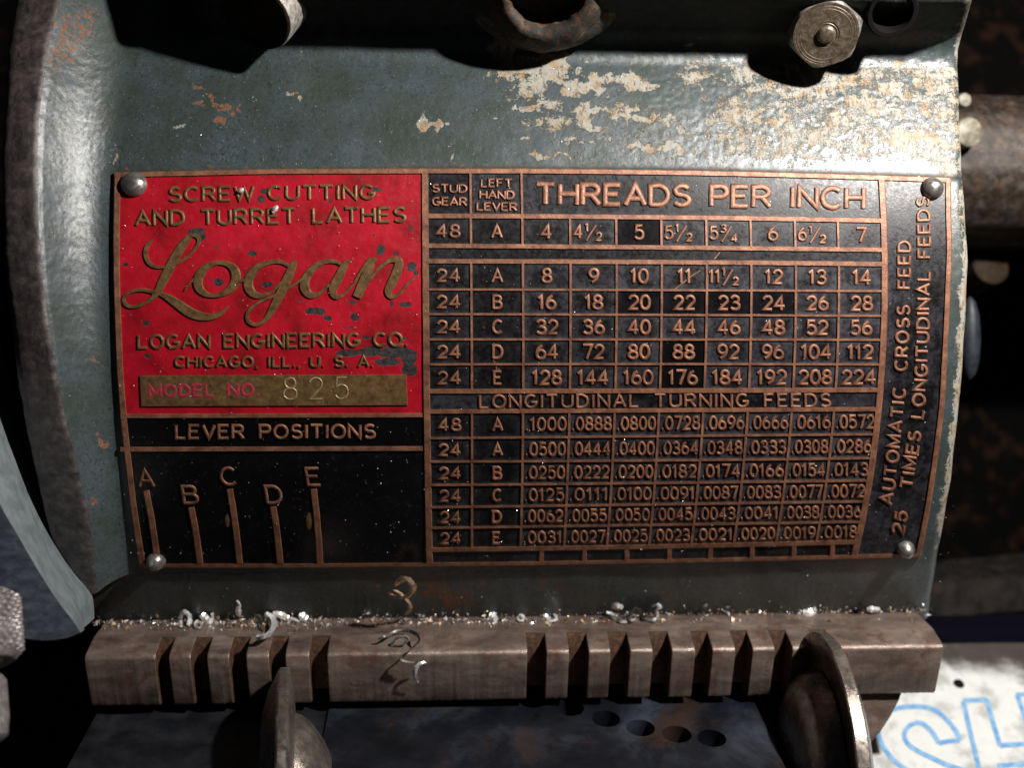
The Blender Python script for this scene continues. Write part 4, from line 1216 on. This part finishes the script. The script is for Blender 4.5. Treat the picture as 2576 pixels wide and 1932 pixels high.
bottom = catmull([at(203, 1592, -14), at(165, 1606, -14), at(110, 1612, -14), at(50, 1606, -14), at(-80, 1600, -14)], 6)
mid = [Pi * (1 - t) + (np.array([bottom[int(t * 0 + (len(bottom) - 1) * (1 - k / (len(Pi) - 1)))] for k in range(len(Pi))])) * t for t in np.linspace(0, 1, 12)]
a.grid(np.array(mid))
bb = bottom + np.array([-10, 22, -2]); a.grid(np.stack([bottom, bb]))
mesh_obj("shaded_side", a, MAT['shadeside'], guard, 60)  # guard's unlit face: shade painted in as a darker blue

kn = thing("knurled_knob", "knurled steel knob at the left edge below the pale guard", "knob", at(-30, 1590, -28))
kc = at(-52, 1660, -28); kax = np.array([0.22, -0.42, -0.88]); kax /= np.linalg.norm(kax)
A_, u, v = frame_of(kax)
a = Acc(); n1, n2 = 264, 72
Pk = np.zeros((n2 + 4, n1, 3))
for i in range(n2):
    s = -12 + 12.5 * i / (n2 - 1); base = 7.4 - 0.8 * max(0, (abs(s + 5.7) - 5.0)) 
    for j in range(n1):
        th_ = 2 * math.pi * j / n1
        kx = abs(math.sin(th_ * 11 + s * 1.45)) * abs(math.sin(th_ * 11 - s * 1.45))
        rr = base + (0.95 * kx ** 0.7 - 0.45) * (1 if 3 < i < n2 - 5 else 0)
        Pk[i, j] = kc + A_ * s + rr * (math.cos(th_) * u + math.sin(th_) * v)
for q, (s, r_) in enumerate([(0.9, 6.0), (1.0, 5.0), (0.6, 4.8), (0.6, 0.01)]):
    for j in range(n1):
        th_ = 2 * math.pi * j / n1
        Pk[n2 + q, j] = kc + A_ * s + r_ * (math.cos(th_) * u + math.sin(th_) * v)
a.grid(Pk, closed_u=True)
mesh_obj("knurled_grip", a, MAT['knurl'], kn, 0)
a = Acc(); lathe(a, kc + A_ * 0.7, kax, [(0, 4.6), (0.5, 4.5), (0.7, 4.0), (0.75, 0.01)], 40); mesh_obj("end_cap", a, MAT['hexface'], kn, 40)
kc2 = at(-56, 1765, -28)
a = Acc(); lathe(a, kc2, kax, [(-4, 4.5), (-3, 5.1), (4, 5.2), (7, 4.8), (8, 3.6), (8.3, 0.01)], 48, rfun=lambda th, i: 1 + 0.01 * np.sin(30 * th)); mesh_obj("lower_collar", a, MAT['knurl'], kn, 40)

# ------------------------------------------------------------------ behind the gearbox, at the right
sh = thing("shaft_housing", "dirty brown cylindrical shaft housing behind the right edge of the gearbox", "housing", (150, 75, 58))
a = Acc()
c = at(2520, 425, 78.0); Rr = 21.0
lathe(a, (112, c[1], c[2]), (1, 0.0, 0.0), [(0, Rr), (20, Rr), (40, Rr * 1.0), (70, Rr), (150, Rr)], 90, rfun=lambda th, i: 1 + 0.01 * np.sin(7 * th + i * 2) + 0.006 * np.sin(23 * th))
mesh_obj("barrel", a, MAT['shaft'], sh, 60)
def stud(px, py, Y, r, ax, mat, label, L=8, name="round_stud", cat="stud", dome=0.18):
    c = at(px, py, Y)
    a = Acc(); lathe(a, (0, 0, 0), ax, [(-L, r * 1.0), (-0.8, r), (-0.2, r * 0.97), (0.05, r * 0.88), (dome, 0.001)], 40)
    return tag(mesh_obj(name, a, MAT[mat], None, 40, origin=None), label, cat, 'round studs and bolt heads right of the gearbox'), c
for args in ((2440, 331, 52, 4.0, (0.15, -1, -0.05), 'cream', "cream painted round stud beside the upper right edge of the gearbox"),
             (2428, 250, 50, 1.9, (0.1, -1, 0), 'cream', "tiny cream stud just above the larger cream stud"),
             (2494, 668, 85, 5.8, (0.1, -1, 0.25), 'dimbolt', "dim brown bolt head in the dark right of the gearbox")):
    o, c = stud(*args, L=(96 if args[2] == 85 else 9))
    o.location = Vector(c) * S
a = Acc()
c = at(2440, 850, 44.0)
lathe(a, (0, 0, 0), (0, 0, 1), [(-11, 0.01), (-9.5, 1.4), (-6, 2.3), (0, 2.7), (6, 2.3), (9.5, 1.4), (11, 0.01)], 32)
lathe(a, (0, 0.5, 0), (-1, 0, 0), [(0.0, 1.5), (8, 1.7), (16, 2.4), (19, 2.6)], 20)
o = tag(mesh_obj("rounded_lug", a, MAT['lug'], None, 60), "blue grey rounded lug behind the right edge of the gearbox", "lug"); o.location = Vector(c) * S

# beam, dark back, bench and newspaper
a = Acc()
P_ = []
for x in np.linspace(80, 320, 60):
    zt = at(2400, 1472, 95)[2] + (x - 130) * 0.09; zb = zt - 11.0
    P_.append([(x, 95, zb), (x, 94, zt), (x, 99, zt + 1.0), (x, 120, zt + 1.5), (x, 120, zb)])
P_ = np.array(P_); P_[..., 1] += (vnoise(P_[..., 0], P_[..., 2], 0.2, 44, 3) - .5) * 2.0
a.grid(P_, closed_u=True)
tag(mesh_obj("iron_beam", a, MAT['beam'], None, 50), "dusty dark iron beam running behind the newspaper at the right", "beam")
a = Acc()
gx = np.linspace(-420, 460, 60); gz = np.linspace(-330, 340, 46)
P_ = np.zeros((46, 60, 3)); P_[..., 0] = gx[None, :]; P_[..., 2] = gz[:, None]; P_[..., 1] = 185
P_[..., 1] += (vnoise(P_[..., 0], P_[..., 2], 0.06, 50, 4) - .5) * 10
a.grid(P_)
o = mesh_obj("background", a, MAT['blackrust'], None, 60); o['kind'] = 'structure'
# bench plane: slopes away upward in the camera's frame
def bench_z(y): return -97.0 + 0.69 * (y - 40.0)
a = Acc()
P_ = np.array([[(x, y, bench_z(y) - 0.8) for x in np.linspace(-420, 460, 30)] for y in np.linspace(-140, 73, 24)])
a.grid(P_); 
o = mesh_obj("bench_top", a, MAT['bench'], None, 60); o['kind'] = 'structure'
a = Acc(); box(a, -420, 460, 73.5, 90, -140, -70.5)
o = mesh_obj("bench_back", a, MAT['navy'], None, 0); o['kind'] = 'structure'

def on_bench(px, py, lift=0.0):
    d = ray(px, py); z00 = -97 + lift
    t = (z00 + 0.69 * (CAM[1] - 40.0) - CAM[2]) / (d[2] - 0.69 * d[1])
    return CAM + d * t
news = thing("newspaper", "white newspaper with large outlined blue letters lying at the lower right", "newspaper", (120, 55, -86))
a = Acc()
NX, NY = 60, 50
P_ = np.zeros((NY, NX, 3))
pl0 = on_bench(2050, 1960); 
for i, y in enumerate(np.linspace(18, 71.5, NY)):
    for j, x in enumerate(np.linspace(70, 190, NX)):
        P_[i, j] = (x, y, bench_z(y) + 0.15 * math.sin(x * .1) + 0.2)
P_[..., 2] += (vnoise(P_[..., 0], P_[..., 1], 0.04, 61, 3) - .5) * 1.2
pxs, pys = project(P_)
top_dark = np.clip((1752 - pys) / 110, 0, 1.0) * 0.95 + 0.0  # paper darkens towards its top edge
top_dark = np.maximum(top_dark - np.clip((2440 - pxs) / 120, 0, 1) * 0.55, 0)
a.grid(P_)
sheet = mesh_obj("paper_sheet", a, MAT['paper'], news, 60, dict(top_dark=top_dark))
def zp(p): return (2100 + p[0] * .2152, 1600 + p[1] * .2152)
def ink(pts, hw=6.0, name="blue_outline_letter", sm=True):
    p = catmull([zp(q) for q in pts], 8) if sm else np.array([zp(q) for q in densify(pts, 60)])
    d = np.gradient(p, axis=0); d /= np.linalg.norm(d, axis=1)[:, None]; n = np.stack([d[:, 1], -d[:, 0]], 1)
    rows_ = []
    for o_, lf in ((-1, .05), (0, .05), (1, .05)):
        q = p + n * o_ * hw
        rows_.append([on_bench(x, y, 0.0) for x, y in q])
    R_ = np.array(rows_)
    # drape onto the paper
    zz = bench_z(R_[..., 1]) + 0.15 * np.sin(R_[..., 0] * .1) + 0.2 + (vnoise(R_[..., 0], R_[..., 1], 0.04, 61, 3) - .5) * 1.2
    R_[..., 2] = zz + 0.10
    a_ink.grid(R_)
a_ink = Acc()
ink([(380, 1060), (500, 960), (680, 880), (860, 845), (1080, 860), (1230, 930), (1360, 1060), (1440, 1180), (1462, 1250)])
ink([(1462, 1250), (1340, 1252), (1215, 1275)], sm=False)
ink([(1215, 1275), (1150, 1160), (1050, 1060), (960, 1030), (860, 1075), (815, 1160), (840, 1260), (950, 1350), (1150, 1450), (1400, 1560), (1700, 1640)])
ink([(505, 1120), (530, 1240), (600, 1370), (720, 1500), (900, 1620), (1100, 1720)])
mesh_obj("blue_outline_letter", a_ink, MAT['ink'], news, 60)
a_ink = Acc()
ink([(1500, 785), (1780, 775)], sm=False); ink([(1780, 775), (1840, 1010), (1930, 1310)], sm=False); ink([(1930, 1310), (2260, 1290)], sm=False)
ink([(1500, 785), (1590, 1180), (1700, 1640)], sm=False); ink([(1900, 1545), (2320, 1515)], sm=False)
ink([(2120, 720), (2330, 700)], sm=False); ink([(2130, 715), (2230, 1000), (2330, 1290)], sm=False)
mesh_obj("blue_outline_letter", a_ink, MAT['ink'], news, 60)
a = Acc(); hc_ = on_bench(2412, 1727)
zz = bench_z(hc_[1]) + 0.15 * math.sin(hc_[0] * .1) + 0.2 + (float(vnoise(np.array([hc_[0]]), np.array([hc_[1]]), 0.04, 61, 3)[0]) - .5) * 1.2
lathe(a, (hc_[0], hc_[1], zz + 0.1), (0, -0.57, 0.82), [(0, 1.5), (0.5, 1.2), (0.8, 0.01)], 16)
tag(mesh_obj("dark_crumb", a, MAT['hole'], None, 60), "round black crumb on the newspaper by the bar end", "crumb")

# ------------------------------------------------------------------ swarf
def surf(px, py, h):
    """surface point under a chip: casting above the joint, bar ledge below it"""
    if py < 1556: return W(px, py, h)
    if py < 1600:
        d = ray(px, py)
        # ledge plane from (29.5,-56.6) to (22,-58.7)
        m = (-57.35 + 59.32) / 9.4
        t = (-57.35 + h + m * (CAM[1] - 33.6)) / (d[2] - m * d[1])
        return CAM + d * t
    if py < 1637: return at(px, py, 19.8 - h)
    return at(px, py, 17.2 + (py - 1640) / 120 * 5.6 - h)

def curl(label, pts, hts, wid, thk, mat, name="swarf_curl", cat="metal shaving", tw=None):
    c = catmull(np.array([(*p, h, w) for p, h, w in zip(pts, hts, wid)], float), 7)
    P_ = np.array([surf(q[0], q[1], 0) if False else (W(q[0], q[1], q[2]) if q[1] < 1556 else surf(q[0], q[1], q[2])) for q in c])
    for k in range(3):                     # ease the joints between the surfaces the curl crosses
        P_[1:-1] = (P_[:-2] + 2 * P_[1:-1] + P_[2:]) / 4
    kk = np.arange(len(P_)); a = Acc(); tube(a, P_, thk * 1.2 + 0.03, np.maximum(c[:, 3] * 1.3, .10) * (1 + 0.16 * np.sin(kk * 2.1) + 0.1 * np.sin(kk * 0.9 + len(pts))), 4, twist=(np.linspace(0, tw, len(P_)) if tw else None))
    return tag(mesh_obj(name, a, MAT[mat], None, 25), label, cat, 'larger metal chips and curls of swarf')
def zc_(p): return (860 + p[0] * .1929, 1420 + p[1] * .1929)
pp = [(690, 275), (745, 225), (820, 190), (890, 220), (930, 300), (900, 380), (820, 432), (720, 428), (640, 398), (625, 368), (690, 352), (765, 385), (830, 445), (885, 520), (890, 590), (835, 655)]
curl("coppery spiral shaving standing out from the casting under the plate", [zc_(p) for p in pp], [4.5, 5.2, 6, 6.4, 6.2, 5.8, 5.2, 4.6, 4.2, 4.4, 5, 5, 4.4, 3.4, 2.2, 0.8],
     [.3, .55, .8, .75, .65, .5, .45, .4, .4, .35, .3, .3, .35, .4, .4, .3], .30, 'warmchip')
pp = [(470, 975), (600, 930), (700, 880), (800, 862), (900, 880), (990, 930), (1010, 1000), (950, 1060), (880, 1130), (800, 1180), (770, 1240), (850, 1270), (950, 1280)]
curl("dark coiled shaving lying over the edge of the gate bar", [zc_(p) for p in pp], [.5, .9, 1.2, 1.4, 1.6, 2, 2.2, 2.2, 2, 2, 2.4, 2.6, 2.8], [.2, .3, .3, .3, .35, .5, .5, .4, .3, .3, .35, .3, .2], .12, 'darkchip')
pp = [(660, 1030), (720, 960), (830, 940), (870, 980), (800, 1040), (700, 1055), (650, 1020)]
curl("small dark ring of shaving inside the coiled one on the bar", [zc_(p) for p in pp], [.4, .8, 1, 1, .7, .4, .3], [.25] * 7, .12, 'darkchip')
pp = [(1100, 1285), (1040, 1290), (985, 1325), (955, 1400), (955, 1470), (990, 1545)]
curl("bright hooked sliver of metal on the front of the gate bar", [zc_(p) for p in pp], [2.4, 2.8, 3, 3, 2.6, 2], [.12, .3, .35, .4, .45, .3], .12, 'chip')
def zd(p): return (400 + p[0] * .1808, 1480 + p[1] * .1808)
curl("large white crescent chip lying over two teeth of the bar", [zd(p) for p in [(1480, 350), (1560, 420), (1590, 520), (1560, 610), (1480, 665), (1360, 690)]], [1, 1.3, 1.5, 1.5, 1.3, .8], [.35, .75, .95, 1.0, .9, .55], .50, 'chip', "crescent_chip", "metal chip")
curl("grey curved flake tucked inside the white crescent chip", [zd(p) for p in [(1330, 400), (1400, 400), (1430, 470), (1420, 540), (1460, 590)]], [.6, 1.1, 1.1, .8, .5], [.2, .5, .6, .5, .3], .15, 'darkchip', "curved_flake", "metal chip")
curl("grey open ring of swarf left of the white crescent, on the ledge", [zd(p) for p in [(300, 520), (290, 420), (340, 335), (410, 370), (430, 450), (400, 520)]], [.5, 1, 1.4, 1.4, 1, .5], [.4, .5, .5, .45, .4, .3], .14, 'chip', "ring_chip", "metal chip")
curl("small pale ring of swarf right of the grey open ring", [zd(p) for p in [(560, 440), (500, 490), (510, 545), (570, 550), (590, 500), (560, 470)]], [.6] * 6, [.25] * 6, .12, 'chip', "ring_chip", "metal chip")
curl("long feathery splinter of metal just right of the white crescent", [zd(p) for p in [(1580, 350), (1680, 370), (1780, 410), (1870, 440), (1950, 470)]], [.5, .7, .7, .6, .3], [.35, .6, .5, .4, .2], .2, 'chip', "metal_splinter", "metal chip")
curl("round bright chip at the end of the feathery splinter", [zd(p) for p in [(1950, 380), (2000, 400), (2060, 430)]], [.5, .8, .5], [.5, .8, .5], .35, 'chip', "metal_chip", "metal chip")
curl("white comma-shaped chip standing above the small chips", [zd(p) for p in [(1080, 175), (1120, 230), (1100, 300), (1110, 340), (1110, 390)]], [.5, .8, 1.0, .9, .4], [.2, .25, .5, .55, .3], .2, 'chip', "metal_chip", "metal chip")
curl("white chunky chip between the two pale rings and the comma chip", [zd(p) for p in [(590, 360), (630, 400), (680, 450), (740, 440), (740, 360)]], [.6, .9, .9, .7, .5], [.4, .7, .7, .5, .4], .3, 'chip', "metal_chip", "metal chip")
def ze(p): return (1200 + p[0] * .2351, 1500 + p[1] * .2351)
curl("tiny white washer-like ring on the ledge above the middle of the bar", [ze(p) for p in [(465, 200), (505, 235), (470, 268), (430, 235), (460, 200)]], [.5] * 5, [.3] * 5, .15, 'chip', "ring_chip", "metal chip")
curl("white wavy chip on the ledge right of the tiny ring", [ze(p) for p in [(710, 215), (750, 215), (780, 265), (830, 260), (850, 225), (820, 195)]], [.5] * 6, [.3, .4, .5, .5, .35, .2], .2, 'chip', "wavy_chip", "metal chip")
curl("bright lump of metal on the ledge left of the tiny ring", [ze(p) for p in [(130, 200), (165, 225), (195, 280)]], [.5, .9, .5], [.5, 1.0, .6], .35, 'chip', "metal_chip", "metal chip")
curl("dark coil spring of swarf on the ledge over the fourth tooth group", [ze(p) for p in [(1380, 180), (1470, 210), (1530, 265), (1610, 260), (1640, 190), (1690, 130), (1750, 150), (1760, 230), (1800, 250), (1830, 180), (1870, 110), (1930, 90)]],
     [.4, .8, .7, .7, 1.4, 1.8, 1.8, 1.0, .7, 1.2, 1.6, 1.4], [.3, .5, .5, .5, .5, .55, .5, .4, .4, .45, .45, .3], .15, 'darkchip', "swarf_coil")
curl("bright round end of the dark coil on the ledge", [ze(p) for p in [(1455, 125), (1500, 110), (1545, 130)]], [1.8, 2.4, 1.8], [.5, .9, .5], .35, 'chip', "metal_chip", "metal chip")
curl("white hook of metal inside the dark coil", [ze(p) for p in [(1605, 170), (1615, 235), (1655, 262), (1695, 240), (1680, 205)]], [1.4, 1.3, 1.2, 1.2, 1.2], [.2, .4, .5, .4, .2], .15, 'chip', "hooked_chip", "metal chip")
curl("white twisted sliver at the right end of the dark coil", [ze(p) for p in [(1930, 85), (1965, 130), (1920, 140), (1925, 210), (1900, 260), (1830, 250)]], [1.6, 1.5, 1.3, 1.1, .9, .7], [.25, .45, .3, .5, .5, .4], .18, 'chip', "twisted_chip", "metal chip")
curl("large bright chip on the ledge above the gap before the right lever", [(2020, 1540), (2036, 1542), (2052, 1537)], [.5, .9, .4], [.5, .8, .4], .3, 'chip', "metal_chip", "metal chip")
curl("bright chip on the ledge near the right end of the bar", [(2182, 1534), (2195, 1533), (2212, 1535)], [.5, .8, .4], [.4, .6, .4], .3, 'chip', "metal_chip", "metal chip")
curl("white splinter lying across the letters of the line AND TURRET LATHES", [(686, 533), (693, 524), (697, 518)], [1.4, 1.7, 1.4], [.3, .4, .25], .3, 'chip', "metal_chip", "metal chip")
curl("white speck of metal on the W of SCREW", [(600, 482), (606, 478), (611, 474)], [1.3, 1.6, 1.3], [.25, .35, .25], .25, 'chip', "metal_chip", "metal chip")

def flakes(name, N, gen, size, mats, seed):
    rg = np.random.default_rng(seed); accs = {m: Acc() for m in mats}
    for q in range(N):
        p = gen(rg)
        if p is None: continue
        s = size[0] * (size[1] / size[0]) ** (rg.random() ** 2.2)
        k = rg.integers(4, 7); th = np.sort(rg.random(k)) * 2 * math.pi
        A_ = rg.normal(size=3); A_, u_, v_ = frame_of(A_)
        el = 0.35 + 0.9 * rg.random()
        ring = p + np.outer(np.cos(th) * s, u_) + np.outer(np.sin(th) * s * el, v_)
        m_ = mats[rg.integers(0, len(mats))] 
        accs[m_].add(np.vstack([ring, [p + A_ * s * 0.5], [p - A_ * s * 0.3]]), [(i, (i + 1) % k, k) for i in range(k)] + [((i + 1) % k, i, k + 1) for i in range(k)])
    for m_ in mats:
        o = mesh_obj(name, accs[m_], MAT[m_], None, 0, recalc=False)
        o['kind'] = 'stuff'
        o['label'] = {"metal_dust": "fine bright metal dust sprinkled over casting and plate", "metal_chips": "loose small metal chips in the joint above the gate bar"}[name]
        o['category'] = 'metal chips'
def ledge_gen(rg):
    px = rg.uniform(225, 2335)
    dens = 0.55 + 0.45 * math.exp(-((px - 620) / 180) ** 2) + 0.3 * math.exp(-((px - 1150) / 160) ** 2) + 0.2 * math.exp(-((px - 2000) / 200) ** 2)
    if rg.random() > dens: return None
    jy = np.interp(px, [220, 900, 1600, 2340], [1562, 1556, 1547, 1531])
    py = jy + abs(rg.normal(0, 9)) * (1 if rg.random() < .8 else -0.7) + 2
    if 450 < px < 800 and rg.random() < .5: py += rg.uniform(-12, 16)
    py = min(max(py, 1500), 1592)
    return surf(px, py, 0.15 + 0.3 * rg.random())
flakes("metal_chips", 3200, ledge_gen, (0.12, 0.85), ['chip', 'darkchip', 'warmchip', 'chip'][:3], 5)
def dust_gen(rg):
    for _ in range(9):
        px = rg.uniform(300, 2400); py = rg.uniform(120, 1540)
        return W(px, py, 1.10 if (300 < px < 2330 and 440 < py < 1400) else 0.12)
flakes("metal_dust", 4200, dust_gen, (0.04, 0.16), ['chip'], 6)

for o in bpy.data.objects:
    if '_org' in o: del o['_org']
